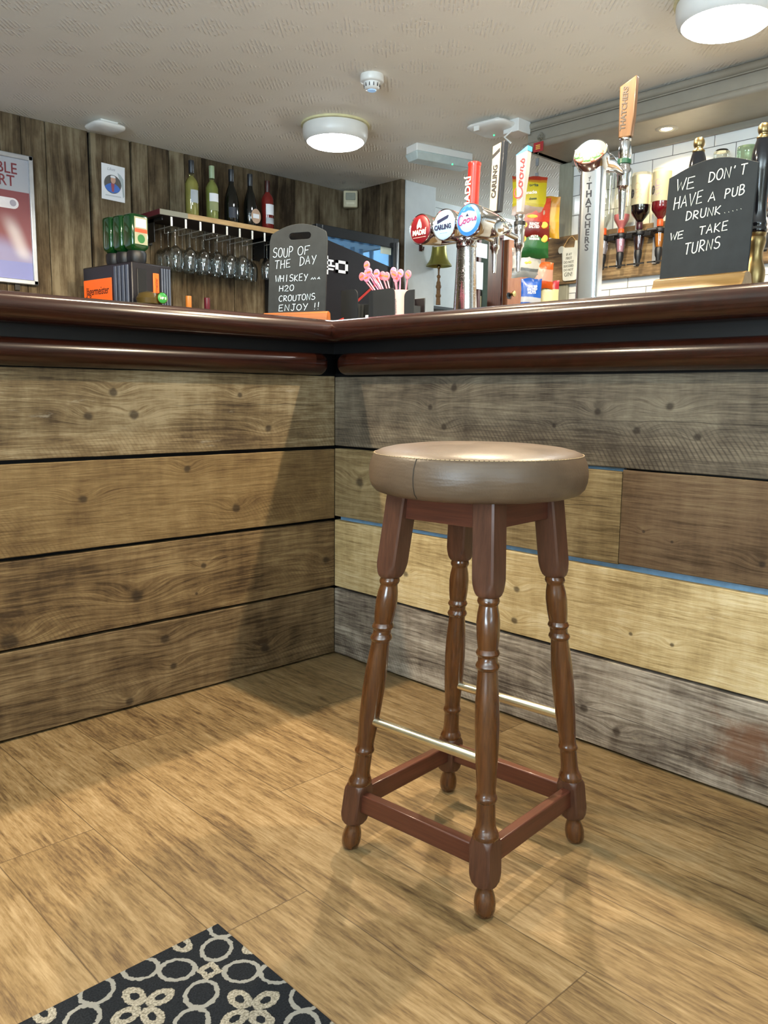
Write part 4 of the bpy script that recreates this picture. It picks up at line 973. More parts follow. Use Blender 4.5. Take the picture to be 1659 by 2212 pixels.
# hanging stemware
M_glass = thin_glass('clear_stemware', '#f4f6f6', 0.035)
def wine_glass():
    w_ = thing('wine_glass', 'clear stemmed glass hanging upside down in the rack', 'wine glass', group='stemmed glasses hanging in the rack')
    obj('foot', MB().lathe([(.034, 0), (.034, -.0018), (.014, -.005), (.0042, -.010)], 28, caps=False), M_glass, w_)
    obj('stem', MB().lathe([(.0042, -.010), (.0034, -.03), (.0034, -.085), (.0050, -.094)], 12, caps=False), M_glass, w_)
    obj('bowl', MB().lathe([(.0050, -.094), (.016, -.100), (.029, -.114), (.0365, -.135), (.0380, -.155), (.0360, -.185), (.0320, -.214), (.0312, -.214), (.0352, -.185), (.0370, -.155), (.0355, -.136), (.028, -.116), (.014, -.103), (0, -.099)], 32, caps=False), M_glass, w_, sharp=70)
    return w_
wg = wine_glass(); first = True
for i in range(8):
    for k, yy_ in enumerate((.044, .123, .202)):
        if (i, k) in ((6, 0), (7, 1)): continue
        r = wg if first else dup(wg); first = False
        r.location = (.582 + (chx[i]+chx[i+1])/2 + .003 + random.uniform(-.001, .001), 2.15 + yy_ + random.uniform(-.0008, .0008), 1.810 - .050 + .004); r.rotation_euler = (0, 0, random.random()*6)
SZ = 1.8413
wine_bottle('clear bottle of white wine with black foil, first on the rack shelf', M_paleglass, 'bordeaux', (.855, 2.27, SZ), .318, .039, M_capdark, [(.085, .155, 230, 300, M_greylabel)], liquid=M_palewine)
wine_bottle('clear bottle with pale green foil and white label, second on the rack shelf', M_paleglass, 'bordeaux', (.988, 2.27, SZ), .313, .038, M_capgreen, [(.112, .158, 215, 305, M_paper), (.062, .112, 215, 305, M_greenlabel)], liquid=M_palewine2)
wine_bottle('dark sloping bottle with navy label, between the pale bottles and the round label', M_darkglass, 'burgundy', (1.120, 2.27, SZ), .318, .043, M_capdark, [(.04, .10, 215, 275, M_navylabel)])
rb = wine_bottle('dark sloping bottle with a round blush label, fourth on the rack shelf', M_darkglass, 'burgundy', (1.253, 2.27, SZ), .316, .041, M_capdark, [])
obj('round_label', MB().lathe([(0, .0), (.034, 0), (.034, .001), (0, .001)], 28, frame((.012, -.0415, .072), (1, 0.0, 0), (0, 0, 1.0)) @ Matrix.Diagonal((1, 1.25, 1, 1))), M_pinklabel, rb)
obj('label_panel', MB().box(-.010, .034, -.0436, -.0427, .060, .085), M_paper, rb)
wine_bottle('rose wine bottle with a white label, last on the rack shelf beside the chalkboard', M_roseglass, 'bordeaux', (1.380, 2.27, SZ), .300, .038, pm('dull_red_foil', '#3a1512', 0.4), [(.098, .160, 220, 310, M_paper), (.045, .080, 220, 310, M_greylabel)])

# ---- framed poster, notice, sensor
M_alu = pm('aluminium_frame', '#c9cdd3', 0.3, metal=0.7)
ps = thing('framed_poster', 'silver snap frame with a red and violet poster on the plank wall', 'poster', (-.30, 2.385, 1.40))
g = G('poster_print'); x, y, z = g.obj()
col = g.mix(g.step(z, .455, .452), '#a9aab0', '#84484c')
col = g.mix(g.step(z + x*.3 + g.noise(g.vec(x*4, z*4), 1.0, 2)*.12, .36, .26), col, '#8f8ab0'); col = g.mix(g.step(z, .112, .108), col, '#8288c0')
bm_ = g.step(g.abs(x - .17 - (0.33 - z)*0.38), .06, .0)*g.step(z, .10, .16)*g.step(z, .36, .25); col = g.mix(bm_*.6, col, '#e6dfe0')
g.set(color=col, rough=0.25, spec=0.5)
obj('print', MB().box(-.28, .285, -.004, .004, .018, .617), g.mat, ps)
fr_ = MB()
for a, b, c_, d_ in ((-.30, .305, 0, .024), (-.30, .305, .611, .635), (-.30, -.276, 0, .635), (.281, .305, 0, .635)): fr_.box(a, b, -.014, .006, c_, d_)
obj('frame', fr_, M_alu, ps, bevel=.004)
M_prtext = pm('poster_red', '#7a3238', 0.5)
letters('lettering', 'BLE', .074, FACE_S((.175, -.0045, .558)), M_prtext, ps, sx=.9, bold=.0008)
letters('lettering', 'RT', .074, FACE_S((.172, -.0045, .498)), M_prtext, ps, sx=.9, bold=.0008)
obj('logo_pill', MB().prism(arc(.20, .392, .026, .026, -90, 90, 8) + [(.03, .418), (.03, .366)], 0, .001, FACE_S((0, -.0042, 0))), pm('pale_pill', '#ddd9dd', 0.5), ps)
obj('logo_dot', MB().lathe([(0, 0), (.016, 0), (.016, .0006), (0, .0006)], 20, FACE_S((.198, -.0053, .394))), pm('grey_dot', '#9d98a4', 0.5), ps)
obj('hook', MB().box(.19, .215, .002, .012, -.03, .0), M_black, ps)
nt_ = thing('photo_notice', 'white A4 notice with a round photo of a person in blue, on the planks', 'notice', (.440, 2.392, 1.895), 0)
Mn = Matrix.Rotation(math.radians(1.5), 4, 'Y')
obj('sheet', MB().box(-.067, .067, -.0006, .0006, 0, .186), M_paper, nt_, M=Mn)
ph = obj('round_photo', MB().lathe([(0, 0), (.049, 0), (.049, .0006), (0, .0006)], 32, FACE_S((-.004, -.0008, .085))), pm('photo_grey', '#555452', 0.5), nt_, M=Mn)
obj('jacket_print', MB().prism([(-.046, -.018), (-.030, -.004), (-.012, .004), (.012, .004), (.030, -.006), (.044, -.020), (.030, -.038), (0, -.047), (-.030, -.038)], 0, .0006, FACE_S((-.004, -.0016, .085))), pm('photo_blue', '#3f6fc4', 0.5), ph)
obj('shirt_print', MB().prism([(-.010, .004), (.010, .004), (.006, -.040), (-.006, -.040)], 0, .0004, FACE_S((-.004, -.0024, .085))), pm('photo_red', '#9c4a58', 0.5), ph)
obj('face_print', MB().lathe([(0, 0), (.016, 0), (.016, .0005), (0, .0005)], 20, FACE_S((-.002, -.0026, .108)) @ Matrix.Diagonal((.9, 1.25, 1, 1))), pm('photo_skin', '#c49a84', 0.5), ph)
obj('hair_print', MB().prism([(-.015, .126), (-.008, .130), (.006, .130), (.013, .125), (.014, .118), (-.016, .118)], 0, .0005, FACE_S((-.002, -.0030, 0))), M_paper, ph)
letters('caption', 'Likes', .022, FACE_S((-.008, -.001, .162)), pm('faint_grey', '#a9adb4', 0.6), nt_, shear=.2)
obj('leaf_print', MB().prism([(.028, .150), (.045, .140), (.062, .120), (.064, .03), (.056, .02), (.052, .07), (.040, .105)], 0, .0004, FACE_S((0, -.0010, 0))), pm('sage_print', '#aab5b8', 0.6), nt_)
obj('caption_line', MB().box(-.045, .045, -.0012, -.0006, .021, .027), pm('faint_grey_line', '#c3c6cb', 0.6), nt_)
pir = thing('motion_sensor', 'small cream motion sensor in the corner of the plank walls', 'sensor', (2.098, 2.318, 2.105), math.radians(-42))
obj('housing', MB().box(-.048, .048, -.025, .03, 0, .108), pm('aged_cream', '#c6bd9e', 0.45), pir, bevel=.008)
obj('lens', MB().box(-.033, .033, -.031, -.02, .045, .092), pm('grey_lens', '#8f9180', 0.3), pir, bevel=.004)
obj('lower_window', MB().box(-.03, .03, -.029, -.02, .016, .036), pm('cream_window', '#d6cfb2', 0.3), pir, bevel=.003)

# ---- bottle fridge in the corner
fr = thing('bottle_fridge', 'tall black bottle fridge with a slanted black panel in the corner', 'fridge', (1.425, 1.85, 0))
FW, FH = .675, 1.845
bd_ = MB(); bd_.box(0, FW, .05, .52, 0, FH)
M_fr = pm('fridge_black', '#0f1216', 0.35)
M_inner = pm('fridge_lit_interior', '#9cc6e6', 0.5, emit='#a9d8f2', power=1.5, mottle=0.3, scale=9)
cab = MB().box(0, .03, .05, .52, 0, FH).box(FW-.03, FW, .05, .52, 0, FH).box(.03, FW-.03, .05, .52, FH-.05, FH).box(.03, FW-.03, .05, .52, 0, .12).box(.03, FW-.03, .5, .52, .12, FH-.05)
obj('cabinet', cab, M_fr, fr, bevel=.003)
obj('interior', MB().box(.032, FW-.032, .492, .499, .125, FH-.055).box(FW-.036, FW-.0305, .06, .49, .125, FH-.055).box(.0305, .036, .06, .49, .125, FH-.055), M_inner, fr)
dr = obj('door_frame', MB().box(0, .045, 0, .045, .12, FH).box(FW-.048, FW, 0, .045, .12, FH).box(.045, FW-.048, 0, .045, FH-.062, FH).box(.045, FW-.048, 0, .045, .12, .17), M_fr, fr, bevel=.003)
obj('door_glass', MB().box(.045, FW-.048, .018, .022, .17, FH-.062), thin_glass('door_glass_material', '#dfeefa', 0.04), dr)
M_panel = pm('black_door_panel', '#120c10', 0.4)
pn = obj('door_panel', MB().loft([[(.04, 0.004, .17), (FW-.046, 0.004, .17), (FW-.046, .004, 1.660), (.04, .004, 1.772)], [(.04, .016, .17), (FW-.046, .016, .17), (FW-.046, .016, 1.660), (.04, .016, 1.772)]]), M_panel, fr)
ch = MB()
def bar_(a, b, c_, d_): ch.box(a-1.425, b-1.425, -.001, .0045, c_, d_)
for a, b, c_, d_ in ((1.573, 1.592, 1.583, 1.655), (1.649, 1.668, 1.583, 1.655), (1.573, 1.668, 1.638, 1.655), (1.573, 1.668, 1.583, 1.600)): bar_(a, b, c_, d_)
for a, b, c_, d_ in ((1.46, 1.555, 1.641, 1.652), (1.45, 1.565, 1.612, 1.622), (1.46, 1.555, 1.592, 1.602), (1.50, 1.512, 1.565, 1.672), (1.475, 1.485, 1.622, 1.641), (1.53, 1.54, 1.622, 1.641)): bar_(a, b, c_, d_)
obj('lettering', ch, M_paper, pn)
obj('stripe', MB().loft([[(.30, .0015, 1.42), (.31, .0015, 1.41), (.50, .0015, 1.553), (.49, .0015, 1.563)], [(.30, .005, 1.42), (.31, .005, 1.41), (.50, .005, 1.553), (.49, .005, 1.563)]]), M_redplastic, pn)
obj('fridge_sticker', MB().box(.53, .622, .0165, .0185, 1.742, 1.786), pm('cream_sticker', '#d6dfcf', 0.5), dr)
obj('handle', MB().box(FW-.03, FW-.016, -.02, 0, .9, 1.82), M_steel, dr, bevel=.003)
fsh = obj('wire_shelf', MB().box(.032, FW-.032, .08, .49, 1.40, 1.404), M_wire, fr)
M_can = pm('pale_blue_bottle', '#7fb2cf', 0.2)
bt = thing('fridge_bottle', 'pale bottle standing on the lit fridge shelf', 'bottle', (1.50, 1.99, 1.404), 0, 'bottles in the fridge')
obj('glass', MB().lathe([(0, .001), (.029, 0), (.030, .01), (.030, .20), (.024, .24), (.0135, .28), (.013, .345), (.0148, .347), (.0148, .372), (0, .373)], 20), M_can, bt)
for i in range(1, 7): dup(bt, None, (1.50 + i*.082, 1.99 + .01*(i % 2), 1.404))
# ================================================================= RIGHT BACK BAR
g = G('old_wood_backboard'); x, y, z = g.pos()
warp = g.noise(g.vec(y*1.2, z*4.0, 3.0), 1.3, 2); zz = z + (warp-.5)*.05
med = g.noise(g.vec(y*1.8, zz*36, 2.0), 1.0, 4, 0.6); blot = g.noise(g.vec(y*4, z*9, 1.0), 1.0, 5, 0.65); fine = g.noise(g.vec(y*5, zz*240, 2.0), 1.0, 4, .6)
g.set(color=g.ramp((blot-.5)*1.6 + (med-.5)*1.2 + (fine-.5)*.6 + .5, [(0.1, '#3f2f1d'), (0.5, '#7d6443'), (0.92, '#b49b70')]), rough=0.65)
bb = obj('optic_board', MB().box(2.133, 2.1495, -1.9, .738, 1.462, 1.712), g.mat, bevel=.002); tag(bb, 'long old wooden board on the tiled wall carrying the optics', 'board')

M_clear = thin_glass('clear_bottle_glass', '#f3f4ee', 0.06)
M_optclear = thin_glass('optic_plastic', '#d9d4d6', 0.08)
M_rail_alu = pm('optic_bracket_aluminium', '#b9bcc0', 0.35, metal=0.6)
M_orangecap = pm('orange_cap', '#d9541e', 0.4)
def optic(y0, label, tint):
    o = thing('spirit_optic', label, 'optic', (2.062, y0, 1.50), 0, 'optics on the back board')
    obj('bracket_rail', MB().box(.052, .072, -.066, -.046, .012, .36), M_rail_alu, o, bevel=.001)
    obj('clamp_body', MB().lathe([(.021, .142), (.030, .146), (.032, .152), (.032, .164), (.024, .168)], 20).box(-.004, .070, -.062, -.02, .138, .166), M_blackmat, o, bevel=.002)
    nl = obj('name_plate', MB().box(-.052, -.044, -.012, .040, .150, .162), M_blackmat, o, bevel=.001)
    obj('plate_edge', MB().box(-.054, -.0515, -.008, .036, .153, .160), M_steel, nl)
    obj('measure', MB().lathe([(.027, .142), (.023, .10), (.0185, .075)], 20, caps=False), M_optclear, o)
    obj('measure_fill', MB().lathe([(0, .139), (.021, .139), (.0185, .105), (.0145, .078), (0, .078)], 18), tint, o)
    obj('spout', MB().lathe([(.017, .075), (.0185, .062), (.0165, .04), (.012, .028), (.011, .010), (.007, .0)], 18), M_blackmat, o)
    obj('lever', MB().box(-.034, -.028, -.050, .040, .004, .010).box(-.034, .0, -.004, .004, .004, .010), M_blackmat, o)
    return o
def upturned(y0, label, R, Hb, body, fill, cap, zneck=1.67, lab=None, top=None):
    b = thing('spirit_bottle', label, 'bottle', (2.062, y0, zneck), 0, 'upturned bottles on the optics')
    neck = .034
    prof = [(.0125, 0), (.0128, neck), (.016, neck+.008), (R*.70, neck+.026), (R*.93, neck+.042), (R, neck+.060), (R, Hb-.008), (R*.96, Hb), (R*.3, Hb-.004), (0, Hb-.003)]
    obj('glass', MB().lathe(prof, 30, caps=False), body, b, sharp=60)
    if fill:
        m, h_ = fill
        pr_ = [(0, .002), (.0105, .002), (.0108, neck), (R*.64, neck+.028), (R*.89, neck+.044)]
        pr_ += [(R*.95, max(h_, neck+.058)), (0, max(h_, neck+.058))] if h_ > neck+.05 else [(R*.90, neck+.047), (0, neck+.047)]
        obj('spirit', MB().lathe(pr_, 28), m, b, sharp=60)
    if cap: obj('neck_band', MB().lathe([(.0138, .002), (.0150, .004), (.0150, neck-.002), (.0138, neck)], 22, caps=False), cap, b)
    if lab:
        m, z0, z1 = lab; rr = R+.0008; v, f = [], []
        for i in range(19):
            a = math.radians(110 + 160*i/18); v += [(rr*math.cos(a), rr*math.sin(a), z0), (rr*math.cos(a), rr*math.sin(a), z1)]
        for i in range(18): f.append((2*i, 2*i+2, 2*i+3, 2*i+1))
        obj('label', MB().raw(v, f), m, b)
    if top: obj('base_cap', MB().lathe([(R*.6, Hb), (R*.9, Hb+.001), (R*.7, Hb+.010), (0, Hb+.013)], 20), top, b)
    return b
g = G('octopus_label'); x, y, z = g.obj()
def lab_mat(name, ink):
    """cream wrap label with a pale tentacled line drawing and a black patch, as on the bottles"""
    g = G(name); x, y, z = g.obj()
    hy, hz = y + .004, z - .195
    head = g.sqrt(hy*hy + hz*hz*0.7); ringm = g.step(g.abs(head - .0125), .0018, .0010)
    arm = g.sin(z*260 + g.sin(y*330)*1.3)*.004; tent = None
    for o_ in (-.012, -.004, .005, .013):
        q = g.step(g.abs(hy - o_*(1.0 + 0.0) - arm*(1 if o_ > 0 else -1) - (.182 - z)*o_*14), .0014, .0008); tent = q if tent is None else g.mx(tent, q)
    tent = tent*g.step(z, .184, .181)*g.step(z, .125, .135)
    patch = g.step(g.sqrt((y-.023)*(y-.023)*1.6 + (z-.165)*(z-.165)*.55), .0165, .0150)
    spec_ = g.step(g.noise(g.vec(y*420, z*420, 1.0), 1.0, 1), .60, .66)*g.step(g.abs(y-.023), .010, .008)*g.step(g.abs(z-.165), .013, .011)
    col = g.mix(g.mx(ringm, tent)*.8, '#a8a184', ink); col = g.mix(patch, col, '#17171a'); col = g.mix(patch*spec_, col, '#d9d6cc')
    g.set(color=col, rough=0.5); return g.mat
M_oct1 = lab_mat('drawn_label_brown', '#a07f66'); M_oct2 = lab_mat('drawn_label_violet', '#8d6ea0')
M_pinkgin = pm('pink_spirit', '#e58a8e', 0.2); M_darkrum = pm('dark_spirit', '#120a10', 0.08, coat=0.4); M_redrum = pm('red_spirit', '#7c1524', 0.08, coat=0.4); M_amber = pm('amber_spirit', '#d18a1e', 0.2); M_pinkpale2 = pm('pale_pink_spirit', '#dfb0c0', 0.3); M_water = pm('clear_spirit', '#c9cdd2', 0.2)
optic(.335, 'spirit optic partly hidden behind the cider font column', M_water)
upturned(.335, 'clear upturned bottle with an orange cap half hidden by the cider font column', .033, .30, M_clear, None, M_orangecap)
optic(.236, 'spirit optic with a pale pink measure', M_pinkpale2)
upturned(.236, 'clear upturned bottle with a little pink spirit and an orange neck', .040, .315, M_clear, (M_pinkgin, .10), M_orangecap, 1.655)
optic(.136, 'spirit optic with a dark brown measure', pm('brown_measure', '#3a1512', 0.3))
upturned(.136, 'upturned bottle of near-black spirit under an octopus drawing label', .047, .262, M_clear, (M_darkrum, .118), pm('plum_neck', '#3a1420', 0.3), 1.672, (M_oct1, .112, .248))
optic(.028, 'spirit optic with an amber measure next to the arched chalkboard', M_amber)
upturned(.028, 'upturned bottle of red spirit under an octopus drawing label', .047, .262, M_clear, (M_redrum, .118), M_orangecap, 1.672, (M_oct2, .112, .248))
upturned(-.255, 'upturned bottle with a dark base peeking over the arched chalkboard', .036, .285, M_clear, (M_water, .1), M_black, 1.672, None, M_black); optic(-.255, 'spirit optic hidden behind the arched chalkboard', M_water)
upturned(-.372, 'pale green tinted square-shouldered bottle upturned behind the brass hand pump', .045, .285, thin_glass('pale_green_glass', '#d3e2cf', 0.10), (M_water, .1), M_black, 1.672); optic(-.372, 'spirit optic behind the brass hand pump', M_water)
optic(-.478, 'spirit optic showing past the right side of the hand pump', M_water)
upturned(-.478, 'clear upturned bottle at the right edge beyond the hand pump', .036, .29, M_clear, (M_pinkgin, .12), M_black, 1.672)

# hanging gin sign
M_signwhite = pm('white_wood_sign', '#d6d6ca', 0.6); M_string = pm('jute_string', '#b8935c', 0.8)
gs = thing('hanging_sign', 'white glass-shaped wooden sign hanging by string on the old board', 'sign', (2.124, .572, 1.473))
out = [(-.045, 0.012)] + arc(-.030, .014, .018, .012, 200, 270, 4) + arc(.022, .014, .018, .012, 270, 340, 4) + [(.047, .110), (.050, .150)] + arc(.054, .166, .021, .021, -60, 150, 8) + [(.030, .176), (-.026, .172), (-.030, .206), (-.042, .206), (-.044, .168), (-.050, .150)]
out = [(-a, b) for a, b in out]
obj('panel', MB().prism([(-a, b) for a, b in out], -.004, .004, FACE_W((0, 0, 0)) @ Matrix.Diagonal((-1, 1, 1, 1))), M_signwhite, gs, bevel=.001)
obj('string', MB().tube([(0, .045, .180), (.004, .018, .222), (0, -.008, .232), (0, -.034, .204)], .0022, 8), M_string, gs)
gsp = FACE_W((-.0046, 0.004, 0))
for i, (tx_, sz, zz_) in enumerate((('IF AT', .018, .138), ('FIRST', .019, .118), ('DO NOT', .018, .098), ('SUCCEED', .017, .078), ('DO NOT', .017, .058), ('GIN!', .030, .034))): letters('lettering', tx_, sz, gsp @ Matrix.Translation((0, zz_, 0)), pm('grey_sign_print%d' % i, '#7a7a70', 0.6), gs, sx=.85, bold=.0004)

# ---- snack packets hanging on a clip strip
st = thing('clip_strip', 'grey clip strip with red tag hanging from a clear suction cup on the canopy', 'clip strip', (1.795, .568, 2.140))
obj('suction_cup', MB().lathe([(0, .012), (.006, .012), (.008, .006), (.020, .002), (.021, .0)], 24, FACE_W((.017, -.004, .0))), thin_glass('clear_rubber', '#d8dcda', 0.15), st)
obj('strip', MB().box(.008, .0095, -.004, .004, -.79, -.01), M_clear, st)
cl = MB()
for zc in (-.12, -.19, -.26, -.42, -.5, -.58, -.66): cl.box(.002, .008, -.008, .008, zc-.020, zc+.016)
obj('clips', cl, pm('grey_clip', '#73787c', 0.4), st)
tg_ = obj('tag', MB().box(-.001, .001, -.036, .022, -.075, -.03), pm('red_tag', '#a0262a', 0.4), st)
for zz_ in (-.045, -.053, -.061): obj('tag_print', MB().box(-.0018, -.0008, -.018, .008, zz_-.0025, zz_+.0025), pm('gold_print', '#d8a84a', 0.5), tg_)
def packet(label, loc, w_, h_, colr, rz, tilt, art=(), name='crisp_packet', puff=.022, foil=None):
    p = thing(name, label, 'snack packet', loc, 0, 'snack packets on the clip strip')
    p.rotation_euler = (tilt, 0, rz)
    # local: x to the viewer's right, z up, -y front
    nx, nz = 12, 16; rnd_ = random.Random(int(h_*9e4 + loc[2]*7e3)); F = {}
    def P2(i, k, s):
        u, v_ = i/nx*2-1, k/nz*2-1
        wv = 1 - .07*(1-abs(v_))**.5 if abs(v_) < 1 else 1.0
        b_ = puff*(max(0, 1-abs(u)**2.2))**.7*(max(0, 1-abs(v_)**3.0))**.8
        cr = .0022*math.sin(u*9+v_*5+h_*50)*(abs(v_)**2) + .0014*math.sin(u*17-v_*11)
        return (u*w_/2*wv, s*(b_+.0006) + cr, v_*h_/2 + .003*math.sin(u*4 + h_*100)*abs(v_))
    mb = MB(); v, f = [], []
    for s in (-1, 1):
        o_ = len(v)
        for k in range(nz+1):
            for i in range(nx+1): v.append(P2(i, k, s))
        for k in range(nz):
            for i in range(nx):
                a = o_ + k*(nx+1)+i; f.append((a, a+1, a+nx+2, a+nx+1))
    mb.raw(v, f); bmesh.ops.remove_doubles(mb.bm, verts=mb.bm.verts, dist=.0004)
    obj('bag', mb, colr, p, sharp=60)
    for (nm, kind, args, m) in art:
        if kind == 'text':
            tx_, cx, cz, sz, sx_, rot = args; letters(nm, tx_, sz, FACE_S((cx, -puff-.0022+puff*.9*(abs(cz)/(h_/2))**2.2*.9, cz)) @ Matrix.Rotation(rot, 4, 'Z'), m, p, sx=sx_, bold=.0007)
        elif kind == 'disc':
            cx, cz, r1, r2 = args; yv = -puff*(max(0, 1-abs(cx/(w_/2))**2.2))**.7*(1-abs(cz/(h_/2))**3)**.8
            obj(nm, MB().sphere((cx, yv+.001, cz), r1, 14, None, None, r2/r1) if False else MB().lathe([(0, .0035), (r1*.8, .002), (r1, -.002), (r1*.9, -.004)], 20, FACE_S((cx, yv-.0005, cz)) @ Matrix.Diagonal((1, r2/r1, 1, 1))), m, p)
    return p
def bag_mat(name, bands, rough=0.28):
    """foil bag printed in horizontal bands: list of (height, colour) from the bottom"""
    g = G(name); x, y, z = g.obj()
    zw = z + g.sin(x*35)*.003 + (g.noise(g.vec(x*20, z*20, 1.0), 1.0, 2)-.5)*.008
    col = None
    for h_, c in bands:
        c = dim(c, 0.62)
        col = g.mix(g.step(zw, h_-.002, h_+.002), col, c) if col is not None else c
        if not isinstance(col, V): col = g.mix(0.0, c, c)
    g.set(color=col, rough=rough, spec=0.5); g.bump(g.noise(g.vec(x*40, y*10, z*30), 1.0, 3), 0.5, 0.003); return g.mat
M_crisp = pm('crisp_yellow', '#e0aa3c', 0.5); M_wh = pm('white_print', '#e8e6e0', 0.5); M_prdark = pm('dark_green_print', '#3a4a20', 0.5)
RZ = math.radians(-42)    # the strip faces the room's corner
by = bag_mat('yellow_snack_bag', [(-1, '#b8a090'), (-.052, '#c9b81e'), (-.038, '#d9cb28'), (.066, '#c98a24'), (.078, '#b53a22')])
packet('yellow crisp packet with a red top, highest on the clip strip', (1.735, .560, 1.842), .178, .190, by, RZ, -.08, [('lettering', 'text', ('favourite', .006, .048, .020, .9, .05), M_prdark), ('lettering', 'text', ('snacka', .004, .012, .022, .95, .10), M_wh), ('lettering', 'text', ('cheese', .012, -.018, .015, .9, .1), M_prdark)])
by2 = bag_mat('amber_snack_bag', [(-1, '#d9a32c'), (-.02, '#e0b03a'), (.05, '#c98f20')])
packet('amber crisp packet tucked behind the yellow and red ones', (1.845, .530, 1.752), .13, .20, by2, RZ-.25, .05, puff=.014)
br = bag_mat('red_snack_bag', [(-1, '#6e1d18'), (-.045, '#8a2620'), (-.012, '#c2361f'), (.05, '#cf4426')])
packet('red crisp packet lettered READY SALTED below the yellow one', (1.758, .548, 1.735), .170, .205, br, RZ, .04, [('lettering', 'text', ('READY', .0, -.026, .017, .9, 0), M_wh), ('lettering', 'text', ('SALTED', .0, -.040, .017, .9, 0), M_wh), ('crisp_print', 'disc', (.050, -.030, .020, .017), M_crisp), ('crisp_print', 'disc', (-.048, -.030, .018, .016), M_crisp), ('crisp_print', 'disc', (-.01, .010, .028, .010), M_crisp)])
bg_ = bag_mat('green_snack_bag', [(-1, '#1f5a2c'), (-.03, '#2f6b35'), (.03, '#2f7a3a')])
packet('green crisp packet lettered SALT AND VINEGAR under the red one', (1.772, .556, 1.628), .165, .155, bg_, RZ, .10, [('lettering', 'text', ('SALT &', .0, .026, .013, .9, 0), M_wh), ('lettering', 'text', ('VINEGAR', .0, .013, .014, .9, 0), M_wh), ('crisp_print', 'disc', (.050, .016, .020, .020), M_crisp), ('crisp_print', 'disc', (-.052, .014, .016, .018), M_crisp)])
bs = bag_mat('silver_snack_bag', [(-1, '#8f9496'), (-.045, '#60666a'), (-.030, '#b9bbb8'), (.03, '#9b9696'), (.06, '#b4b3b0')])
packet('silver grey snack packet below the green one', (1.770, .590, 1.530), .155, .150, bs, RZ, -.06, [('nut_print', 'disc', (-.006, -.004, .010, .007), M_crisp), ('nut_print', 'disc', (.012, -.002, .010, .008), M_crisp), ('logo_print', 'disc', (.0, .034, .012, .010), M_red_print)], puff=.018)
bo_ = bag_mat('orange_snack_bag', [(-1, '#c4521c'), (-.028, '#c99c8c'), (.03, '#d0612a')])
packet('orange snack packet hanging behind the silver one', (1.835, .530, 1.468), .100, .13, bo_, RZ, 0, puff=.014)
bb_ = bag_mat('blue_nut_bag', [(-1, '#1a52b4'), (-.045, '#bfc4cf'), (-.018, '#1f5fc8'), (.06, '#1c56b8')])
packet('blue packet lettered SALTED NUTS, lowest on the clip strip', (1.775, .560, 1.375), .108, .150, bb_, RZ, 0, [('lettering', 'text', ('THE BIG', .004, .034, .014, .9, .05), M_wh), ('lettering', 'text', ('SALTED', .002, .020, .016, .9, .05), M_wh), ('lettering', 'text', ('NUTS', .0, .004, .018, .9, .05), M_wh)], 'nut_packet', .015)
bc_ = bag_mat('cream_snack_bag', [(-1, '#b9b08a'), (-.03, '#d9d0a0'), (.045, '#b02c3c')])
packet('cream and red packet showing behind the blue nut packet', (1.875, .52, 1.36), .10, .17, bc_, RZ-.1, 0, puff=.012)

# ---- bell with rope, hook, ledge
M_bellbrass = pm('dull_yellow_brass', '#8f8a45', 0.34, metal=0.75, mottle=0.06)
be = thing('brass_bell', 'dull brass bell hanging from a bracket at the white pier, with a knotted rope', 'bell', (2.425, 1.80, 1.708))
obj('bracket', MB().tube([(-.025, .078, .185), (-.025, .04, .185), (0, .0, .180), (0, 0, .162)], .007, 8).box(-.045, -.005, .068, .079, .15, .22), M_black, be)
obj('bell_body', MB().lathe([(.0, .162), (.030, .161), (.041, .158), (.0455, .150), (.047, .13), (.049, .10), (.053, .07), (.060, .043), (.072, .022), (.083, .008), (.0865, .0), (.080, .0), (.066, .022), (.046, .07), (.036, .13), (0, .145)], 40, caps=False), M_bellbrass, be, sharp=60)
obj('clapper', MB().sphere((0, 0, -.005), .014, 12).tube([(0, 0, .1), (0, 0, -.0)], .004, 8), M_agedbrass, be)
M_rope = pm('brown_braided_rope', '#6d5134', 0.8, mottle=0.2, scale=90)
rp_ = [(.007, -.018), (.006, -.04), (.006, -.055), (.013, -.063), (.013, -.072), (.008, -.078), (.009, -.095), (.014, -.105), (.015, -.12), (.018, -.128), (.018, -.138), (.013, -.146), (.0135, -.18), (.018, -.187), (.018, -.197), (.013, -.204), (.015, -.225), (.016, -.25)]
obj('rope', MB().lathe(rp_, 14), M_rope, be)
hk = obj('wall_hook', MB().box(2.315, 2.335, 1.868, 1.8795, 1.80, 1.86).tube([(2.325, 1.868, 1.815), (2.325, 1.85, 1.805), (2.325, 1.846, 1.825)], .005, 8), pm('dark_red_metal', '#3a1614', 0.4)); tag(hk, 'small dark red hook on the white pier', 'hook')
lg = obj('wall_ledge', MB().box(2.471, 2.92, 1.97, 2.1495, 1.452, 1.476), M_black, bevel=.003); tag(lg, 'dark ledge on the white wall below the bell', 'shelf')

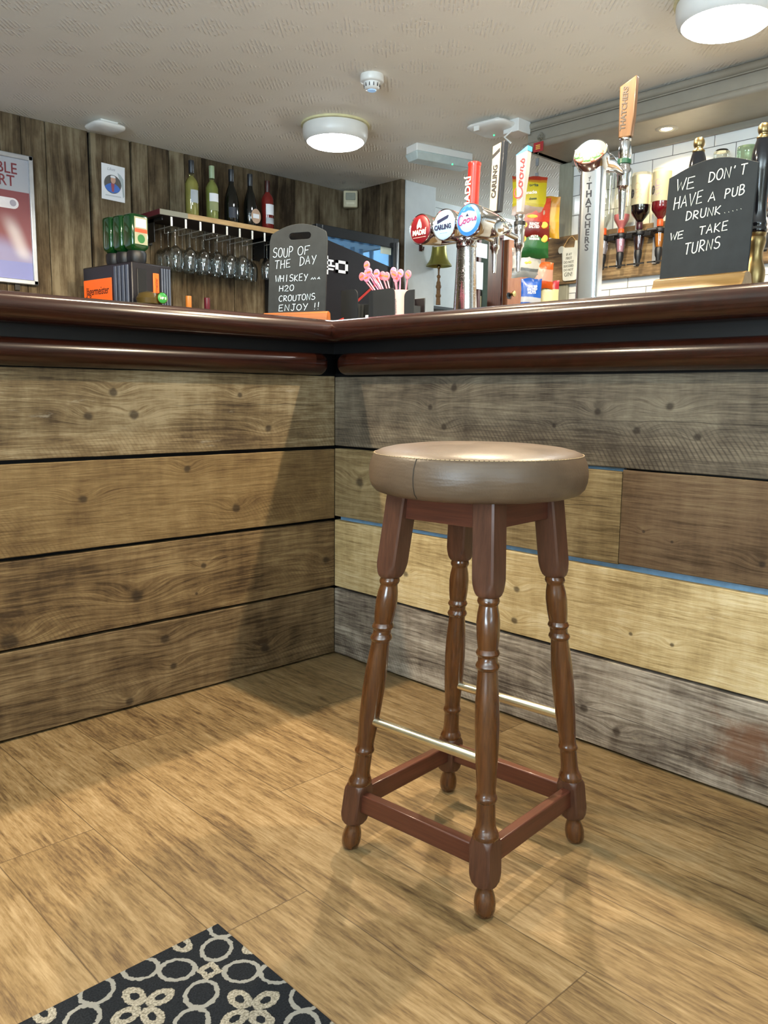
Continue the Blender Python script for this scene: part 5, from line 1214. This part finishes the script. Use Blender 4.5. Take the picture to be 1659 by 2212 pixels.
# ---- far end: papers, cupboard, kitchen things
for i, (a, b, c_, d_, lab) in enumerate(((3.16, 3.315, 1.895, 2.00, 'white paper sheet pinned on the far wall beside the opening'), (3.19, 3.272, 1.66, 1.86, 'narrow paper pad hanging on the far wall under the sheet'))):
    tag(obj('paper_sheet' if i == 0 else 'paper_pad', MB().box(a, b, 2.125, 2.1295, c_, d_), M_paper), lab, 'paper')
cu_ = thing('wooden_cupboard', 'red-brown wooden cupboard door with a brass knob beyond the bar', 'cupboard', (3.527, 2.10, 0))
M_cupb = turned_wood('red_brown_ply', '#84492a', '#a0633a', 0.5, 0.1, 20)
obj('door', MB().box(.02, .50, 0, .02, .1, 2.065), M_cupb, cu_, bevel=.002)
obj('body', MB().box(.02, .50, .02, .0485, .0, 2.065), M_cupb, cu_)
kn_ = obj('knob', MB().lathe([(.012, 0), (.010, .014), (.022, .024), (.022, .034), (0, .038)], 18, FACE_S((.065, 0, 1.655))), M_brass, cu_); obj('keyhole_plate', MB().lathe([(0, 0), (.025, 0), (.025, .003), (0, .003)], 18, FACE_S((.02+.012, 0, 1.64))), M_black, cu_)
wr = thing('wine_rack', 'dark maroon rack with wire cells beyond the tiled wall post', 'rack', (4.045, 2.0, 0))
obj('panel', MB().box(0, .22, .05, .145, 0, 2.08), pm('dark_maroon', '#240d0f', 0.5), wr)
wm = MB()
for zz_ in (1.5, 1.62, 1.74, 1.86, 1.98): wm.tube([(0, .04, zz_), (.22, .04, zz_)], .004, 6)
for xx_ in (.06, .16): wm.tube([(xx_, .04, 1.3), (xx_, .04, 2.08)], .004, 6)
obj('wire_cells', wm, M_steel, wr)
kc = thing('kitchen_cabinet', 'dark brown cabinet with a curved top inside the kitchen opening', 'cabinet', (3.14, 2.5, 0))
obj('body', MB().box(0, .6, 0, .4, 0, 1.74), M_counter, kc, bevel=.03)
pp_ = obj('white_pipe', MB().tube([(3.455, 2.45, 1.0), (3.455, 2.45, H-.01)], .018, 12), M_white); tag(pp_, 'pale vertical pipe inside the kitchen opening', 'pipe')
M_sock = pm('cream_switch', '#c4bf98', 0.4)
for i, (a, b, lab) in enumerate(((3.255, 3.345, 'cream switch box left of its twin in the kitchen opening'), (3.362, 3.475, 'cream switch box with a dark keyhole in the kitchen opening'))):
    s_ = thing('switch_box', lab, 'switch box', (a, 2.30, 1.55), 0, 'cream switch boxes'); obj('case', MB().box(0, b-a, 0, .05, 0, .095), M_sock, s_, bevel=.004)
    obj('switch', MB().box(.03, .045, -.006, .0, .03, .055), M_black if i else M_sock, s_)
tag(obj('kitchen_shelf', MB().box(3.10, 3.60, 2.285, 2.42, 1.525, 1.549), M_counter), 'dark shelf carrying the cream switch boxes', 'shelf')

# ================================================================= CEILING THINGS
M_lampglow = pm('lit_diffuser', '#fff6dc', 0.4, emit=(0.93, 0.98, 1.0, 1), power=LAMP_STRENGTH, mottle=0.0)
def ceiling_lamp(label, loc):
    l = thing('ceiling_lamp', label, 'ceiling light', loc, 0, 'round ceiling lamps')
    obj('base_ring', MB().lathe([(.150, 0), (.174, 0), (.176, -.010), (.150, -.013)], 56, caps=False), pm('yellowed_base', '#d9d3a6', 0.5), l)
    obj('housing', MB().lathe([(.150, -.012), (.166, -.013), (.168, -.024), (.166, -.055), (.158, -.078), (.147, -.086), (.140, -.082)], 64, caps=False), M_whiteplastic, l, sharp=50)
    obj('diffuser', MB().lathe([(.1445, -.080), (.143, -.089), (.130, -.098), (.10, -.106), (.06, -.111), (0, -.113)], 64, caps=False), M_lampglow, l, sharp=60)
    return l
cl1 = ceiling_lamp('round white ceiling lamp glowing near the middle of the ceiling, behind the smoke detector', (1.165, 1.375, H))
dup(cl1, 'round white ceiling lamp glowing at the top right corner of the picture', (1.235, -.628, H))
smk = thing('smoke_detector', 'small white smoke detector with slotted head on the ceiling', 'smoke detector', (.848, .757, H))
obj('base', MB().lathe([(.050, 0), (.0515, -.004), (.0515, -.026), (.046, -.031), (.0, -.031)], 40), M_whiteplastic, smk, sharp=50)
hd = MB().lathe([(.036, -.030), (.036, -.036), (.033, -.052), (.026, -.060), (.0, -.062)], 36); obj('head', hd, M_whiteplastic, smk, sharp=50)
sl = MB()
for i in range(12):
    a = 2*PI*i/12; M = Matrix.Rotation(a, 4, 'Z'); sl.box(.0335, .0362, -.0016, .0016, -.051, -.037, M)
obj('slots', sl, M_black, smk); obj('indicator', MB().lathe([(0, -.0645), (.018, -.0640), (.020, -.0600), (0, -.060)], 20), pm('pale_blue_lens', '#a9cdf2', 0.15, emit='#9cc6f5', power=0.4), smk)
def access_point(label, loc, rz, s_):
    p = thing('wireless_access_point', label, 'access point', loc, rz, 'wireless access points')
    def sq(sz, zz_): return [(sz*math.copysign(abs(math.cos(a))**.45, math.cos(a)), sz*math.copysign(abs(math.sin(a))**.45, math.sin(a)), zz_) for a in [2*PI*j/44 for j in range(44)]]
    obj('cover', MB().loft([sq(s_*.80, -.016), sq(s_*.97, -.018), sq(s_, -.024), sq(s_*.98, -.031), sq(s_*.80, -.040), sq(s_*.3, -.0435), sq(.002, -.044)]), M_whiteplastic, p, sharp=60)
    obj('mount', MB().box(-s_*.55, s_*.55, -s_*.55, s_*.55, -.017, 0), M_whiteplastic, p)
    return p
a1 = access_point('square white wireless unit with a green light on the ceiling by the canopy', (1.715, .775, H), math.radians(4), .118)
obj('status_light', MB().sphere((.035, .03, -.0445), .0045, 10), pm('green_led', '#36e08a', 0.3, emit='#36e08a', power=2.5), a1)
tabs = MB(); tabs.box(-.112, -.106, .02, .05, -.055, -.03).box(.02, .10, -.128, -.118, -.052, -.03); obj('clip_tab', tabs, M_whiteplastic, a1)
access_point('square white unit on the ceiling above the photo notice', (.312, 2.195, H), math.radians(2), .085)
jb = thing('junction_box', 'white junction box against the canopy beside the wireless unit', 'junction box', (1.775, .655, H))
obj('box', MB().box(-.05, .05, -.02, .075, -.062, 0), M_whiteplastic, jb, bevel=.003); obj('cable', MB().tube([(-.05, .02, -.055), (-.07, .05, -.085), (-.055, .02, -.115)], .005, 8), M_whiteplastic, jb)
em = thing('emergency_light', 'white emergency light box with a clear cover and green light on the ceiling', 'emergency light', (1.865, 1.292, H), math.radians(-13))
obj('base', MB().box(-.19, .19, -.055, .055, -.040, 0), M_whiteplastic, em, bevel=.004)
obj('cover', MB().loft([[(-.188, -.056, -.038), (.188, -.056, -.038), (.188, .056, -.038), (-.188, .056, -.038)], [(-.194, -.060, -.045), (.194, -.060, -.045), (.194, .060, -.045), (-.194, .060, -.045)], [(-.178, -.046, -.082), (.178, -.046, -.082), (.178, .046, -.082), (-.178, .046, -.082)]]), pm('frosted_clear_cover', '#b5c2c0', 0.2, spec=0.6), em, bevel=.003)
obj('status_light', MB().sphere((.055, -.047, -.078), .005, 10), pm('green_led_2', '#46e28a', 0.3, emit='#46e28a', power=2.5), em)
dl = thing('recessed_downlight', 'recessed spotlight glowing in the canopy over the optics', 'downlight', (2.0, -.013, 2.0955))
obj('ring', MB().lathe([(.030, -.001), (.034, -.005), (.046, -.004), (.052, -.0005)], 40, caps=False), pm('downlight_ring', '#8f8e88', 0.4), dl)
obj('bulb', MB().lathe([(0, -.006), (.016, -.005), (.026, -.0015)], 28, caps=False), pm('lit_bulb', '#fff0c8', 0.3, emit=(1.0, 0.82, 0.5, 1), power=18, mottle=0), dl)
# more lamps
# ================================================================= ceiling spots over the two arms of the bar (above the frame)
def spot(name, loc, power, color=(1.0, 0.83, 0.59), size=168, r=0.02):
    L = bpy.data.lights.new(name, 'SPOT'); L.energy = power; L.color = color; L.spot_size = math.radians(size); L.spot_blend = 0.25; L.shadow_soft_size = r
    o = bpy.data.objects.new(name, L); COL.objects.link(o); o.location = loc; o.rotation_euler = (0, 0, 0)
spot('spot_over_right_arm', (0.295, -0.42, 2.215), SPOT_POWER*0.55)
spot('spot_over_right_arm', (0.295, -1.25, 2.215), SPOT_POWER*0.55)
spot('spot_over_left_arm', (-0.45, 0.22, 2.215), SPOT_POWER*0.42)
spot('spot_over_left_arm', (-1.45, 0.22, 2.215), SPOT_POWER*0.45)
spot('downlight_beam', (2.0, -.013, 2.075), DOWNLIGHT_POWER, (1.0, 0.80, 0.50), 130, 0.025)
spot('downlight_beam', (2.0, -.9, 2.085), DOWNLIGHT_POWER, (1.0, 0.80, 0.50), 130, 0.025)
def point(name, loc, power, color, r=0.05):
    L = bpy.data.lights.new(name, 'POINT'); L.energy = power; L.color = color; L.shadow_soft_size = r
    o = bpy.data.objects.new(name, L); COL.objects.link(o); o.location = loc
point('alley_fill', (3.9, 1.2, 2.12), ALLEY_FILL_POWER, (0.85, 0.95, 1.0), 0.1)  # added fill without a fixture, brightens the far wall and cupboard
point('kitchen_fill', (3.0, 2.9, 2.1), 40.0, (0.85, 0.97, 0.92), 0.1)  # unseen fill added behind the opening to lift the dark kitchen
